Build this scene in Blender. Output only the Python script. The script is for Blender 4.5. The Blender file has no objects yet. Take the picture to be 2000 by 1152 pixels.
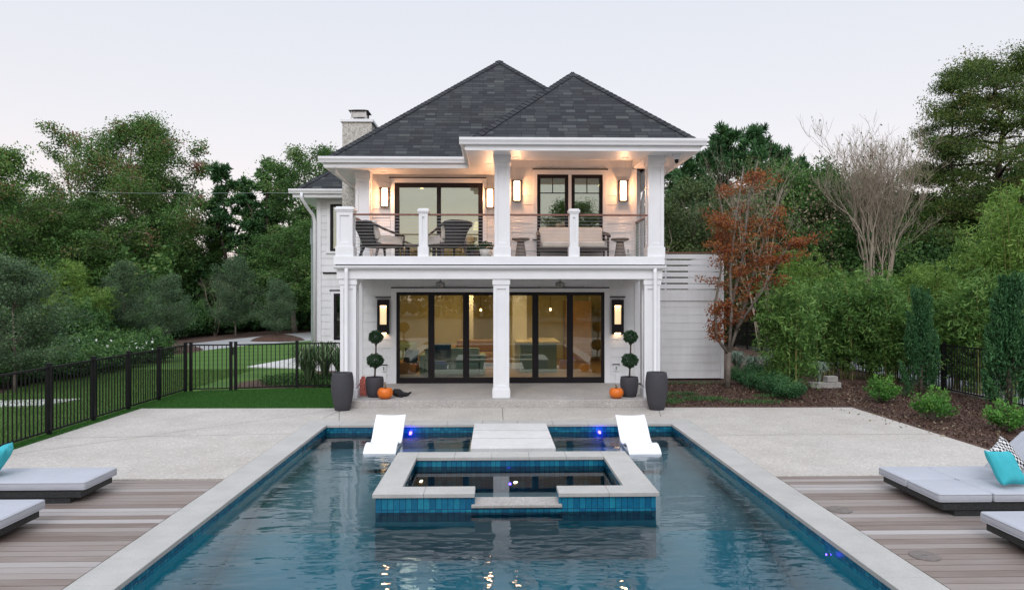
import bpy, math, random
import numpy as np
from mathutils import Vector, Matrix

# ------------------------------------------------------------------ camera
SC = bpy.context.scene
COL = SC.collection
F = 1388.0; HC = 2.5; YAW = math.atan(33 / F)
cd = bpy.data.cameras.new('camera'); cam = bpy.data.objects.new('camera', cd); COL.objects.link(cam)
cd.sensor_width = 36; cd.lens = F / 2000 * 36; cd.clip_start = 0.1; cd.clip_end = 2000
cam.location = (0, 0, HC); cam.rotation_euler = (math.pi / 2, 0, -YAW)
SC.camera = cam
# ------------------------------------------------------------------ world, sun, exposure
SC.view_settings.view_transform = 'Standard'; SC.view_settings.look = 'None'
SC.view_settings.gamma = 1; SC.view_settings.exposure = 0.07; SC.view_settings.use_curve_mapping = False
SUN_EL = math.radians(38); SUN_AZ = math.radians(180)
W = bpy.data.worlds.new('World'); SC.world = W; W.use_nodes = True
wn = W.node_tree; wn.nodes.clear()
sky = wn.nodes.new('ShaderNodeTexSky'); sky.sky_type = 'NISHITA'; sky.sun_disc = False
sky.sun_elevation = math.radians(36); sky.sun_rotation = math.radians(188)
bg1 = wn.nodes.new('ShaderNodeBackground'); bg1.inputs[1].default_value = 0.02
wn.links.new(sky.outputs[0], bg1.inputs[0])
tc = wn.nodes.new('ShaderNodeTexCoord'); sep = wn.nodes.new('ShaderNodeSeparateXYZ')
wn.links.new(tc.outputs['Generated'], sep.inputs[0])
rp = wn.nodes.new('ShaderNodeValToRGB'); wn.links.new(sep.outputs[2], rp.inputs[0])
els = rp.color_ramp.elements
stops = [(0.0, (0.95, 0.77, 0.70)), (0.10, (0.89, 0.775, 0.745)), (0.22, (0.78, 0.755, 0.765)), (0.42, (0.69, 0.715, 0.765)), (0.7, (1.05, 1.12, 1.24)), (1.0, (1.15, 1.25, 1.42))]
els[0].position = stops[0][0]; els[0].color = (*stops[0][1], 1)
els[1].position = 1.0; els[1].color = (*stops[-1][1], 1)
for p_, c_ in stops[1:-1]:
    e_ = els.new(p_); e_.color = (*c_, 1)
bg2 = wn.nodes.new('ShaderNodeBackground'); bg2.inputs[1].default_value = 1.0
wn.links.new(rp.outputs[0], bg2.inputs[0])
ad = wn.nodes.new('ShaderNodeAddShader'); wn.links.new(bg1.outputs[0], ad.inputs[0]); wn.links.new(bg2.outputs[0], ad.inputs[1])
wo = wn.nodes.new('ShaderNodeOutputWorld'); wn.links.new(ad.outputs[0], wo.inputs[0])
sl = bpy.data.lights.new('sun', 'SUN'); sl.energy = 1.25; sl.angle = math.radians(30); sl.color = (0.97, 0.96, 1.0)
so = bpy.data.objects.new('sun', sl); COL.objects.link(so); so.location = (0, -10, 20)
so.rotation_euler = (math.radians(54), 0, math.radians(-8))     # soft dusk fill added above and behind the camera to lift the facade
SC.cycles.use_denoising = True; SC.cycles.max_bounces = 10; SC.cycles.transparent_max_bounces = 24
SC.cycles.diffuse_bounces = 4; SC.cycles.glossy_bounces = 4; SC.cycles.caustics_reflective = False; SC.cycles.caustics_refractive = False
SC.cycles.sample_clamp_indirect = 4

# ------------------------------------------------------------------ helpers
_c, _s = math.cos(YAW), math.sin(YAW)
def ray(px, py):
    a = (px - 1000) / F; b = (576 - py) / F
    return Vector((_s + a * _c, _c - a * _s, b))
def G(px, py, z=0.0):           # ground point seen at a photo pixel
    d = ray(px, py); return Vector((0, 0, HC)) + d * ((z - HC) / d.z)
def P(px, py, Y):               # point at depth Y seen at a photo pixel
    d = ray(px, py); return Vector((0, 0, HC)) + d * (Y / d.y)

def origin(o):
    v = Vector((0, 0, 0))
    while o is not None: v += o.location; o = o.parent
    return v
def tag(o, label=None, cat=None, group=None, kind=None):
    if label: o['label'] = label
    if cat: o['category'] = cat
    if group: o['group'] = group
    if kind: o['kind'] = kind
    return o
def empty(name, loc, label=None, cat=None, group=None, rz=0):
    o = bpy.data.objects.new(name, None); COL.objects.link(o); o.location = loc; o.rotation_euler = (0, 0, rz)
    o.empty_display_size = 0.2
    return tag(o, label, cat, group)
def copy_tree(o, parent=None):
    c = o.copy(); COL.objects.link(c); c.parent = parent
    for ch in list(o.children): copy_tree(ch, c)
    return c
def metric_uv(me):
    n = len(me.polygons)
    if not n: return
    uv = me.uv_layers.new(name='UVMap')
    nl = len(me.loops)
    co = np.empty(len(me.vertices) * 3, 'f'); me.vertices.foreach_get('co', co); co = co.reshape(-1, 3)
    lv = np.empty(nl, 'i'); me.loops.foreach_get('vertex_index', lv)
    nm = np.empty(n * 3, 'f'); me.polygons.foreach_get('normal', nm); nm = nm.reshape(-1, 3)
    lt = np.empty(n, 'i'); me.polygons.foreach_get('loop_total', lt)
    t = np.cross(np.array([0, 0, 1.0]), nm); L = np.linalg.norm(t, axis=1)
    t[L < 1e-3] = (1, 0, 0); t /= np.maximum(np.linalg.norm(t, axis=1), 1e-6)[:, None]
    b = np.cross(nm, t)
    t = np.repeat(t, lt, 0); b = np.repeat(b, lt, 0); p = co[lv]
    out = np.stack([(p * t).sum(1), (p * b).sum(1)], 1).astype('f')
    uv.data.foreach_set('uv', out.ravel())

class MB:
    def __init__(s): s.v = []; s.f = []; s.m = []; s.t = []
    def face(s, idx, m=0, t=0.5): s.f.append(tuple(idx)); s.m.append(m); s.t.append(t)
    def quad(s, a, b, c, d, m=0, t=0.5):
        i = len(s.v); s.v += [tuple(a), tuple(b), tuple(c), tuple(d)]; s.face((i, i + 1, i + 2, i + 3), m, t)
    def poly(s, pts, m=0, t=0.5):
        i = len(s.v); s.v += [tuple(p) for p in pts]; s.face(range(i, i + len(pts)), m, t)
    def box(s, x0, x1, y0, y1, z0, z1, m=0, t=0.5, M=None):
        if x0 > x1: x0, x1 = x1, x0
        if y0 > y1: y0, y1 = y1, y0
        if z0 > z1: z0, z1 = z1, z0
        i = len(s.v)
        pts = [(x0, y0, z0), (x1, y0, z0), (x1, y1, z0), (x0, y1, z0), (x0, y0, z1), (x1, y0, z1), (x1, y1, z1), (x0, y1, z1)]
        if M is not None: pts = [tuple(M @ Vector(p)) for p in pts]
        s.v += pts
        for q in ((0, 3, 2, 1), (4, 5, 6, 7), (0, 1, 5, 4), (1, 2, 6, 5), (2, 3, 7, 6), (3, 0, 4, 7)): s.face([i + k for k in q], m, t)
        return s
    def prism(s, pts, z0, z1, m=0, t=0.5):      # vertical prism over a plan polygon
        n = len(pts); i = len(s.v)
        s.v += [(p[0], p[1], z0) for p in pts] + [(p[0], p[1], z1) for p in pts]
        s.face([i + k for k in reversed(range(n))], m, t); s.face([i + n + k for k in range(n)], m, t)
        for k in range(n): s.face((i + k, i + (k + 1) % n, i + n + (k + 1) % n, i + n + k), m, t)
        return s
    def extr(s, prof, a, b, axis='x', m=0, t=0.5):   # profile (u,w) swept a..b ; axis x: (y,z) profile ; axis y: (x,z)
        n = len(prof); i = len(s.v)
        for e in (a, b):
            for u, w in prof: s.v.append((e, u, w) if axis == 'x' else (u, e, w))
        s.face([i + k for k in range(n)], m, t); s.face([i + n + k for k in reversed(range(n))], m, t)
        for k in range(n): s.face((i + k, i + n + k, i + n + (k + 1) % n, i + (k + 1) % n), m, t)
        return s
    def tube(s, pts, rad, n=8, m=0, t=0.5, caps=True):
        pts = [Vector(p) for p in pts]
        if not hasattr(rad, '__len__'): rad = [rad] * len(pts)
        i0 = len(s.v); up = None
        for k, p in enumerate(pts):
            d = (pts[min(k + 1, len(pts) - 1)] - pts[max(k - 1, 0)])
            d = d.normalized() if d.length > 1e-9 else Vector((0, 0, 1))
            if up is None:
                up = Vector((0, 0, 1)).cross(d)
                if up.length < 1e-3: up = Vector((1, 0, 0))
                up.normalize()
            up = (up - d * up.dot(d)); up = up.normalized() if up.length > 1e-6 else d.orthogonal().normalized()
            w = d.cross(up)
            for a in range(n):
                an = 2 * math.pi * a / n
                s.v.append(tuple(p + (up * math.cos(an) + w * math.sin(an)) * rad[k]))
        for k in range(len(pts) - 1):
            for a in range(n):
                b = (a + 1) % n
                s.face((i0 + k * n + a, i0 + k * n + b, i0 + (k + 1) * n + b, i0 + (k + 1) * n + a), m, t)
        if caps:
            s.face([i0 + a for a in reversed(range(n))], m, t)
            s.face([i0 + (len(pts) - 1) * n + a for a in range(n)], m, t)
        return s
    def lathe(s, prof, c=(0, 0, 0), n=32, m=0, t=0.5, fn=None):   # prof (r,z) bottom to top
        i0 = len(s.v)
        for r, z in prof:
            for a in range(n):
                an = 2 * math.pi * a / n; rr = r * (fn(an, z) if fn else 1)
                s.v.append((c[0] + rr * math.cos(an), c[1] + rr * math.sin(an), c[2] + z))
        for k in range(len(prof) - 1):
            for a in range(n):
                b = (a + 1) % n
                s.face((i0 + k * n + a, i0 + k * n + b, i0 + (k + 1) * n + b, i0 + (k + 1) * n + a), m, t)
        s.face([i0 + a for a in reversed(range(n))], m, t)
        s.face([i0 + (len(prof) - 1) * n + a for a in range(n)], m, t)
        return s
    def sheet(s, fn, nu, nv, m=0, t=0.5, close=False):   # fn(u,v)->point
        i0 = len(s.v)
        for a in range(nu + 1):
            for b in range(nv + 1): s.v.append(tuple(fn(a / nu, b / nv)))
        for a in range(nu):
            for b in range(nv):
                q = i0 + a * (nv + 1) + b
                s.face((q, q + nv + 1, q + nv + 2, q + 1), m, t)
        return s
    def build(s, name, mats, parent=None, smooth=False, bevel=0, seg=2, uv=True, label=None):
        me = bpy.data.meshes.new(name)
        off = origin(parent) if parent is not None else Vector((0, 0, 0))
        v = [(p[0] - off.x, p[1] - off.y, p[2] - off.z) for p in s.v] if parent is not None else s.v
        me.from_pydata(v, [], s.f); me.validate(clean_customdata=False)
        if not isinstance(mats, (list, tuple)): mats = [mats]
        for mt in mats: me.materials.append(mt)
        if len(me.polygons) == len(s.f):
            me.polygons.foreach_set('material_index', s.m)
            at = me.attributes.new('tint', 'FLOAT', 'FACE'); at.data.foreach_set('value', s.t)
        if smooth: me.polygons.foreach_set('use_smooth', [True] * len(me.polygons))
        me.update()
        if uv: metric_uv(me)
        o = bpy.data.objects.new(name, me); COL.objects.link(o)
        if parent is not None: o.parent = parent
        if bevel:
            b = o.modifiers.new('bevel', 'BEVEL'); b.width = bevel; b.segments = seg; b.limit_method = 'ANGLE'; b.angle_limit = math.radians(40)
        if label: o['label'] = label
        return o

def cells(xs, ys, fill, z0, z1):        # solid made of grid cells, only its outer faces
    mb = MB()
    nx, ny = len(xs) - 1, len(ys) - 1
    on = lambda i, j: 0 <= i < nx and 0 <= j < ny and fill(0.5 * (xs[i] + xs[i + 1]), 0.5 * (ys[j] + ys[j + 1]))
    for i in range(nx):
        for j in range(ny):
            if not on(i, j): continue
            a, b, c, d = xs[i], xs[i + 1], ys[j], ys[j + 1]
            mb.quad((a, c, z1), (b, c, z1), (b, d, z1), (a, d, z1))
            if z0 is None: continue
            mb.quad((a, d, z0), (b, d, z0), (b, c, z0), (a, c, z0))
            if not on(i - 1, j): mb.quad((a, d, z0), (a, c, z0), (a, c, z1), (a, d, z1))
            if not on(i + 1, j): mb.quad((b, c, z0), (b, d, z0), (b, d, z1), (b, c, z1))
            if not on(i, j - 1): mb.quad((a, c, z0), (b, c, z0), (b, c, z1), (a, c, z1))
            if not on(i, j + 1): mb.quad((b, d, z0), (a, d, z0), (a, d, z1), (b, d, z1))
    return mb

# ------------------------------------------------------------------ materials
def newmat(name):
    m = bpy.data.materials.new(name); m.use_nodes = True
    nt = m.node_tree; b = nt.nodes['Principled BSDF']
    return m, nt, b
def N(nt, typ, **kw):
    n = nt.nodes.new(typ)
    for k, v in kw.items():
        if k.startswith('i_'):
            key = k[2:]; key = int(key) if key.isdigit() else key.replace('_', ' ')
            n.inputs[key].default_value = v
        else: setattr(n, k, v)
    return n
def L(nt, a, b): nt.links.new(a, b)
def ramp(nt, fac, stops, interp='LINEAR'):
    r = nt.nodes.new('ShaderNodeValToRGB'); r.color_ramp.interpolation = interp
    e = r.color_ramp.elements
    e[0].position = stops[0][0]; e[0].color = (*stops[0][1], 1); e[1].position = stops[-1][0]; e[1].color = (*stops[-1][1], 1)
    for p, c in stops[1:-1]: q = e.new(p); q.color = (*c, 1)
    L(nt, fac, r.inputs[0]); return r.outputs[0]
def noise(nt, scale, detail=3, rough=0.55, coord='Object', vec=None, stretch=None):
    n = N(nt, 'ShaderNodeTexNoise'); n.inputs['Scale'].default_value = scale; n.inputs['Detail'].default_value = detail; n.inputs['Roughness'].default_value = rough
    if vec is None:
        t = N(nt, 'ShaderNodeTexCoord'); vec = t.outputs[coord]
    if stretch:
        mp = N(nt, 'ShaderNodeMapping'); mp.inputs['Scale'].default_value = stretch; L(nt, vec, mp.inputs[0]); vec = mp.outputs[0]
    L(nt, vec, n.inputs['Vector']); return n.outputs[0]
def mix(nt, fac, a, b, mode='MIX'):
    m = N(nt, 'ShaderNodeMix', data_type='RGBA', blend_type=mode)
    for sock, v in ((m.inputs[0], fac), (m.inputs[6], a), (m.inputs[7], b)):
        if isinstance(v, (int, float)): sock.default_value = v
        elif isinstance(v, tuple): sock.default_value = (*v, 1)
        else: L(nt, v, sock)
    return m.outputs[2]
def bump(nt, h, strength=0.3, dist=0.01, b=None):
    n = N(nt, 'ShaderNodeBump'); n.inputs['Strength'].default_value = strength; n.inputs['Distance'].default_value = dist
    L(nt, h, n.inputs['Height'])
    if b is not None: L(nt, n.outputs[0], b.inputs['Normal'])
    return n.outputs[0]
def simple(name, col, rough=0.5, metal=0.0, var=0.08, scale=6.0, spec=0.5, bmp=0.0, bscale=60.0):
    m, nt, b = newmat(name)
    c2 = tuple(max(0, x * (1 - var)) for x in col); c1 = tuple(min(1, x * (1 + var)) for x in col)
    n = noise(nt, scale, 4)
    L(nt, ramp(nt, n, [(0.3, c2), (0.7, c1)]), b.inputs['Base Color'])
    b.inputs['Roughness'].default_value = rough; b.inputs['Metallic'].default_value = metal; b.inputs['Specular IOR Level'].default_value = spec
    if bmp: bump(nt, noise(nt, bscale, 3), bmp, 0.004, b)
    return m
def emis(name, col, s):
    m, nt, b = newmat(name); b.inputs['Base Color'].default_value = (*[min(c, 0.9) for c in col], 1)
    b.inputs['Emission Color'].default_value = (*col, 1); b.inputs['Emission Strength'].default_value = s
    return m
def tinted(name, stops, rough=0.6, transl=0.0, nscale=0, spec=0.4):
    m, nt, b = newmat(name)
    a = N(nt, 'ShaderNodeAttribute', attribute_name='tint')
    c = ramp(nt, a.outputs['Fac'], stops)
    if nscale: c = mix(nt, 0.35, c, ramp(nt, noise(nt, nscale), [(0.35, (0.25, 0.25, 0.25)), (0.7, (1, 1, 1))]), 'MULTIPLY')
    L(nt, c, b.inputs['Base Color']); b.inputs['Roughness'].default_value = rough; b.inputs['Specular IOR Level'].default_value = spec
    if transl:
        tr = N(nt, 'ShaderNodeBsdfTranslucent'); L(nt, c, tr.inputs[0])
        mx = N(nt, 'ShaderNodeMixShader'); mx.inputs[0].default_value = transl
        out = nt.nodes['Material Output']; L(nt, b.outputs[0], mx.inputs[1]); L(nt, tr.outputs[0], mx.inputs[2]); L(nt, mx.outputs[0], out.inputs[0])
    return m
M_ = {}
WH = (0.80, 0.80, 0.81)
M_['white'] = simple('white_paint', WH, 0.45, var=0.035, scale=1.7, bmp=0.04, bscale=90)
M_['trim'] = simple('white_trim_paint', (0.81, 0.81, 0.82), 0.42, var=0.035, scale=2.3, bmp=0.05, bscale=35)
M_['gutter'] = simple('white_gutter_metal', (0.80, 0.80, 0.81), 0.3, var=0.03, scale=3)
M_['black'] = simple('black_aluminium', (0.010, 0.007, 0.009), 0.45, var=0.2, scale=4, spec=0.25)
M_['bronze'] = simple('bronze_metal', (0.06, 0.035, 0.025), 0.35, 0.6, var=0.2)
M_['fence'] = simple('black_powder_coated_metal', (0.007, 0.007, 0.008), 0.45, var=0.3, scale=9, spec=0.25)
M_['dark'] = simple('charcoal_planter_resin', (0.045, 0.043, 0.05), 0.75, var=0.15, scale=30, bmp=0.3, bscale=150)
M_['rail'] = simple('reddish_hardwood_rail', (0.22, 0.10, 0.07), 0.45, var=0.25, scale=12)
M_['steel'] = simple('stainless_cable', (0.5, 0.5, 0.52), 0.3, 0.9, var=0.05)
M_['nickel'] = simple('brushed_nickel', (0.35, 0.34, 0.33), 0.3, 0.9, var=0.1)
def siding_mat():
    m, nt, b = newmat('white_lap_siding')
    n = noise(nt, 1.3, 5); g = noise(nt, 9, 4, coord='UV', stretch=(1, 14, 1))
    c = ramp(nt, n, [(0.3, (0.73, 0.73, 0.735)), (0.7, (0.82, 0.82, 0.825))]); sk = noise(nt, 3.0, 4, 0.6, stretch=(2.5, 2.5, 0.25)); c = mix(nt, 0.5, c, ramp(nt, sk, [(0.35, (0.90, 0.89, 0.87)), (0.6, (1, 1, 1))]), 'MULTIPLY')
    L(nt, c, b.inputs['Base Color']); b.inputs['Roughness'].default_value = 0.5
    bump(nt, g, 0.12, 0.004, b); return m
M_['siding'] = siding_mat()
def shingle_mat(name='asphalt_shingles', cap=False):
    m, nt, b = newmat(name)
    t = N(nt, 'ShaderNodeTexCoord')
    def br(w, h, off, seed):
        mp = N(nt, 'ShaderNodeMapping'); mp.inputs['Location'].default_value = (seed, 0, 0); L(nt, t.outputs['UV'], mp.inputs[0])
        k = N(nt, 'ShaderNodeTexBrick', offset=off, offset_frequency=1, squash=0.75, squash_frequency=3)
        k.inputs['Scale'].default_value = 1; k.inputs['Brick Width'].default_value = w; k.inputs['Row Height'].default_value = h
        k.inputs['Mortar Size'].default_value = 0.007; k.inputs['Mortar Smooth'].default_value = 0.3; k.inputs['Bias'].default_value = 0
        k.inputs['Color1'].default_value = (0, 0, 0, 1); k.inputs['Color2'].default_value = (1, 1, 1, 1); k.inputs['Mortar'].default_value = (0, 0, 0, 1)
        L(nt, mp.outputs[0], k.inputs[0]); return k
    k1 = br(0.31, 0.145, 0.43, 0.0)
    c = ramp(nt, k1.outputs[0], [(0.0, (0.014, 0.015, 0.020)), (0.3, (0.022, 0.025, 0.030)), (0.6, (0.033, 0.038, 0.041)), (0.88, (0.048, 0.054, 0.057)), (1.0, (0.072, 0.080, 0.080))])
    warm = noise(nt, 1.1, 3)
    c = mix(nt, ramp(nt, warm, [(0.48, (0, 0, 0)), (0.72, (0.5, 0.5, 0.5))]), c, mix(nt, 1.0, c, (1.25, 1.02, 0.85), 'MULTIPLY'))
    fine = noise(nt, 160, 2, coord='UV')
    c = mix(nt, 0.7, c, ramp(nt, fine, [(0.3, (0.55, 0.55, 0.55)), (0.7, (1.25, 1.25, 1.25))]), 'MULTIPLY')
    c = mix(nt, k1.outputs['Fac'], c, (0.008, 0.008, 0.010))
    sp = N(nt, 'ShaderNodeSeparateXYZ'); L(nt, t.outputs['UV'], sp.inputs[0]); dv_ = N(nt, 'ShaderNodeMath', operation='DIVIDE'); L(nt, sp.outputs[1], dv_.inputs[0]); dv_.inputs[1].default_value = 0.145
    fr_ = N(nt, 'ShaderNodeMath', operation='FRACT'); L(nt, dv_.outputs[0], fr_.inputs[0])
    c = mix(nt, 1.0, c, ramp(nt, fr_.outputs[0], [(0.0, (0.30, 0.30, 0.32)), (0.13, (0.45, 0.45, 0.47)), (0.2, (1.0, 1.0, 1.0)), (1.0, (1.0, 1.0, 1.0))]), 'MULTIPLY')  # shadow line along each shingle row, painted into the colour
    L(nt, c, b.inputs['Base Color']); b.inputs['Roughness'].default_value = 0.85
    bump(nt, k1.outputs['Fac'], -0.6, 0.012, b); return m
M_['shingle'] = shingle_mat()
M_['cap'] = tinted('ridge_cap_shingles', [(0, (0.018, 0.020, 0.025)), (1, (0.05, 0.054, 0.058))], 0.85, nscale=60)
def stucco():
    m, nt, b = newmat('pebble_dash_stucco')
    v = N(nt, 'ShaderNodeTexVoronoi'); v.inputs['Scale'].default_value = 28; t = N(nt, 'ShaderNodeTexCoord'); L(nt, t.outputs['Object'], v.inputs[0])
    c = ramp(nt, v.outputs['Color'], [(0, (0.32, 0.29, 0.26)), (0.5, (0.52, 0.49, 0.44)), (1, (0.70, 0.67, 0.62))])
    L(nt, c, b.inputs['Base Color']); b.inputs['Roughness'].default_value = 0.9; bump(nt, v.outputs['Distance'], -0.6, 0.02, b); return m
M_['stucco'] = stucco()
def glass(name, refl, tint):
    m, nt, b = newmat(name)
    tr = N(nt, 'ShaderNodeBsdfTransparent'); tr.inputs[0].default_value = (*tint, 1)
    gl = N(nt, 'ShaderNodeBsdfGlossy'); gl.inputs[0].default_value = (0.93, 1.0, 0.95, 1); gl.inputs['Roughness'].default_value = 0.0
    fr = N(nt, 'ShaderNodeFresnel'); fr.inputs[0].default_value = 1.5
    mt = N(nt, 'ShaderNodeMath', operation='ADD', use_clamp=True); mt.inputs[1].default_value = refl; L(nt, fr.outputs[0], mt.inputs[0])
    wv = noise(nt, 0.9, 1); bp = bump(nt, wv, 0.05, 0.02); L(nt, bp, gl.inputs['Normal'])
    mx = N(nt, 'ShaderNodeMixShader'); L(nt, mt.outputs[0], mx.inputs[0]); L(nt, tr.outputs[0], mx.inputs[1]); L(nt, gl.outputs[0], mx.inputs[2])
    L(nt, mx.outputs[0], nt.nodes['Material Output'].inputs[0]); return m
M_['glass_low'] = glass('patio_door_glass', 0.07, (0.93, 0.94, 0.88))
M_['glass_up'] = glass('upper_window_glass', 0.22, (0.82, 0.88, 0.74))
def concrete(name, c1, c2, speck=0.0, sc=1.2, rough=0.8):
    m, nt, b = newmat(name)
    c = ramp(nt, noise(nt, sc, 5, 0.6), [(0.3, c1), (0.7, c2)])
    f = noise(nt, 45, 3, 0.7)
    c = mix(nt, 0.5, c, ramp(nt, f, [(0.3, (0.8, 0.8, 0.8)), (0.7, (1.15, 1.15, 1.15))]), 'MULTIPLY')
    if speck:
        v = N(nt, 'ShaderNodeTexVoronoi'); v.inputs['Scale'].default_value = 42; t = N(nt, 'ShaderNodeTexCoord'); L(nt, t.outputs['Object'], v.inputs[0])
        r = ramp(nt, v.outputs['Color'], [(0.0, (0.45, 0.42, 0.38)), (0.4, (0.95, 0.93, 0.9)), (0.8, (1.08, 1.08, 1.08)), (1.0, (2.1, 2.1, 2.0))])
        c = mix(nt, speck, c, r, 'MULTIPLY')
        v2 = N(nt, 'ShaderNodeTexVoronoi'); v2.inputs['Scale'].default_value = 11; L(nt, t.outputs['Object'], v2.inputs[0])
        c = mix(nt, ramp(nt, v2.outputs['Distance'], [(0.05, (0.8, 0.8, 0.8)), (0.09, (0, 0, 0))]), c, mix(nt, 1.0, c, (1.35, 1.35, 1.35), 'MULTIPLY'))
    st = noise(nt, 0.35, 6, 0.65)
    c = mix(nt, ramp(nt, st, [(0.42, (0, 0, 0)), (0.7, (0.6, 0.6, 0.6))]), c, mix(nt, 1.0, c, (0.80, 0.78, 0.76), 'MULTIPLY'))
    L(nt, c, b.inputs['Base Color']); b.inputs['Roughness'].default_value = rough
    bump(nt, f, 0.25, 0.004, b); return m
M_['deck'] = concrete('exposed_aggregate_concrete', (0.47, 0.435, 0.395), (0.55, 0.515, 0.47), 0.45)
M_['step'] = concrete('porch_slab_concrete', (0.38, 0.355, 0.335), (0.48, 0.45, 0.425), 0.45)
M_['coping'] = concrete('pale_stone_coping', (0.42, 0.41, 0.385), (0.50, 0.485, 0.455), 0, 2.5)
M_['pad'] = concrete('white_stone_pad', (0.60, 0.59, 0.57), (0.68, 0.67, 0.65), 0, 3)
M_['drive'] = concrete('driveway_concrete', (0.36, 0.36, 0.36), (0.44, 0.44, 0.44), 0.3)
M_['block'] = concrete('concrete_block', (0.30, 0.28, 0.26), (0.42, 0.40, 0.37), 0.2, 6)
def wood_deck():
    m, nt, b = newmat('weathered_hardwood_decking')
    a = N(nt, 'ShaderNodeAttribute', attribute_name='tint')
    c = ramp(nt, a.outputs['Fac'], [(0, (0.155, 0.112, 0.090)), (0.35, (0.215, 0.168, 0.142)), (0.6, (0.285, 0.24, 0.215)), (0.8, (0.37, 0.335, 0.32)), (1, (0.47, 0.445, 0.435))])
    g = noise(nt, 2.2, 6, 0.7, stretch=(1, 26, 1)); g2 = noise(nt, 0.9, 4, 0.6, stretch=(1, 5, 1))
    c = mix(nt, 0.6, c, ramp(nt, g, [(0.3, (0.72, 0.70, 0.68)), (0.7, (1.2, 1.2, 1.2))]), 'MULTIPLY')
    c = mix(nt, ramp(nt, g2, [(0.42, (0, 0, 0)), (0.68, (0.3, 0.3, 0.3))]), c, (0.36, 0.325, 0.31))
    L(nt, c, b.inputs['Base Color']); b.inputs['Roughness'].default_value = 0.65; bump(nt, g, 0.35, 0.003, b); return m
M_['boards'] = wood_deck()
def tiles():
    m, nt, b = newmat('glazed_blue_tile')
    t = N(nt, 'ShaderNodeTexCoord'); mp = N(nt, 'ShaderNodeMapping'); mp.inputs['Location'].default_value = (0.03, 0.12, 0); L(nt, t.outputs['UV'], mp.inputs[0])
    k = N(nt, 'ShaderNodeTexBrick', offset=0.0, squash=1)
    for a_, v_ in (('Scale', 1), ('Brick Width', 0.0735), ('Row Height', 0.15), ('Mortar Size', 0.0035), ('Bias', 0), ('Mortar Smooth', 0.2)): k.inputs[a_].default_value = v_
    k.inputs['Color1'].default_value = (0, 0, 0, 1); k.inputs['Color2'].default_value = (1, 1, 1, 1); k.inputs['Mortar'].default_value = (0, 0, 0, 1)
    L(nt, mp.outputs[0], k.inputs[0])
    c = ramp(nt, k.outputs[0], [(0, (0.004, 0.095, 0.19)), (0.5, (0.006, 0.145, 0.25)), (1, (0.014, 0.22, 0.31))])
    c = mix(nt, 0.5, c, ramp(nt, noise(nt, 22, 3), [(0.3, (0.6, 0.65, 0.7)), (0.7, (1.25, 1.2, 1.2))]), 'MULTIPLY')
    c = mix(nt, k.outputs['Fac'], c, (0.004, 0.03, 0.07))
    L(nt, c, b.inputs['Base Color']); b.inputs['Roughness'].default_value = 0.22
    bump(nt, k.outputs['Fac'], -0.5, 0.004, b); return m
M_['tile'] = tiles()
def plaster(name, c1, c2):
    m, nt, b = newmat(name); L(nt, ramp(nt, noise(nt, 1.6, 6, 0.65), [(0.3, c1), (0.7, c2)]), b.inputs['Base Color']); b.inputs['Roughness'].default_value = 0.8; return m
M_['plaster'] = plaster('blue_grey_pool_plaster', (0.05, 0.30, 0.34), (0.07, 0.37, 0.42))
M_['shelf'] = plaster('grey_sun_shelf_plaster', (0.23, 0.29, 0.30), (0.30, 0.36, 0.37))
def water(name, b1, b2, dens, seed):
    m, nt, b = newmat(name); nt.nodes.remove(b)
    t = N(nt, 'ShaderNodeTexCoord')
    n1 = noise(nt, 1.5, 3, 0.5, vec=t.outputs['Object'], stretch=(0.8, 1.7, 1)); n2 = noise(nt, 6.0, 1.2, 0.5, vec=t.outputs['Object'], stretch=(0.75, 1.5, 1))
    pt = noise(nt, 0.35, 2, 0.5, vec=t.outputs['Object'])
    ad = N(nt, 'ShaderNodeMath', operation='MULTIPLY_ADD'); L(nt, n2, ad.inputs[0]); ad.inputs[1].default_value = b2; 
    m1 = N(nt, 'ShaderNodeMath', operation='MULTIPLY'); L(nt, n1, m1.inputs[0]); m1.inputs[1].default_value = b1
    L(nt, m1.outputs[0], ad.inputs[2])
    st = N(nt, 'ShaderNodeMapRange'); L(nt, pt, st.inputs[0]); st.inputs[1].default_value = 0.35; st.inputs[2].default_value = 0.65; st.inputs[3].default_value = 0.22; st.inputs[4].default_value = 1.0
    bp = N(nt, 'ShaderNodeBump'); bp.inputs['Distance'].default_value = 0.1; L(nt, ad.outputs[0], bp.inputs['Height']); L(nt, st.outputs[0], bp.inputs['Strength'])
    tr = N(nt, 'ShaderNodeBsdfTransparent'); tr.inputs[0].default_value = (0.93, 0.97, 0.98, 1)
    gl = N(nt, 'ShaderNodeBsdfGlossy'); gl.inputs['Roughness'].default_value = 0.0; L(nt, bp.outputs[0], gl.inputs['Normal'])
    fr = N(nt, 'ShaderNodeFresnel'); fr.inputs[0].default_value = 1.56; L(nt, bp.outputs[0], fr.inputs['Normal'])
    mx = N(nt, 'ShaderNodeMixShader'); L(nt, fr.outputs[0], mx.inputs[0]); L(nt, tr.outputs[0], mx.inputs[1]); L(nt, gl.outputs[0], mx.inputs[2])
    out = nt.nodes['Material Output']; L(nt, mx.outputs[0], out.inputs[0])
    va = N(nt, 'ShaderNodeVolumeAbsorption'); va.inputs[0].default_value = (0.08, 0.82, 0.945, 1); va.inputs[1].default_value = dens
    L(nt, va.outputs[0], out.inputs[1]); return m
M_['water'] = water('pool_water', 0.22, 0.05, 0.55, 1)
M_['spa_water'] = water('spa_water', 0.003, 0.0012, 0.3, 2)
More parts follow.
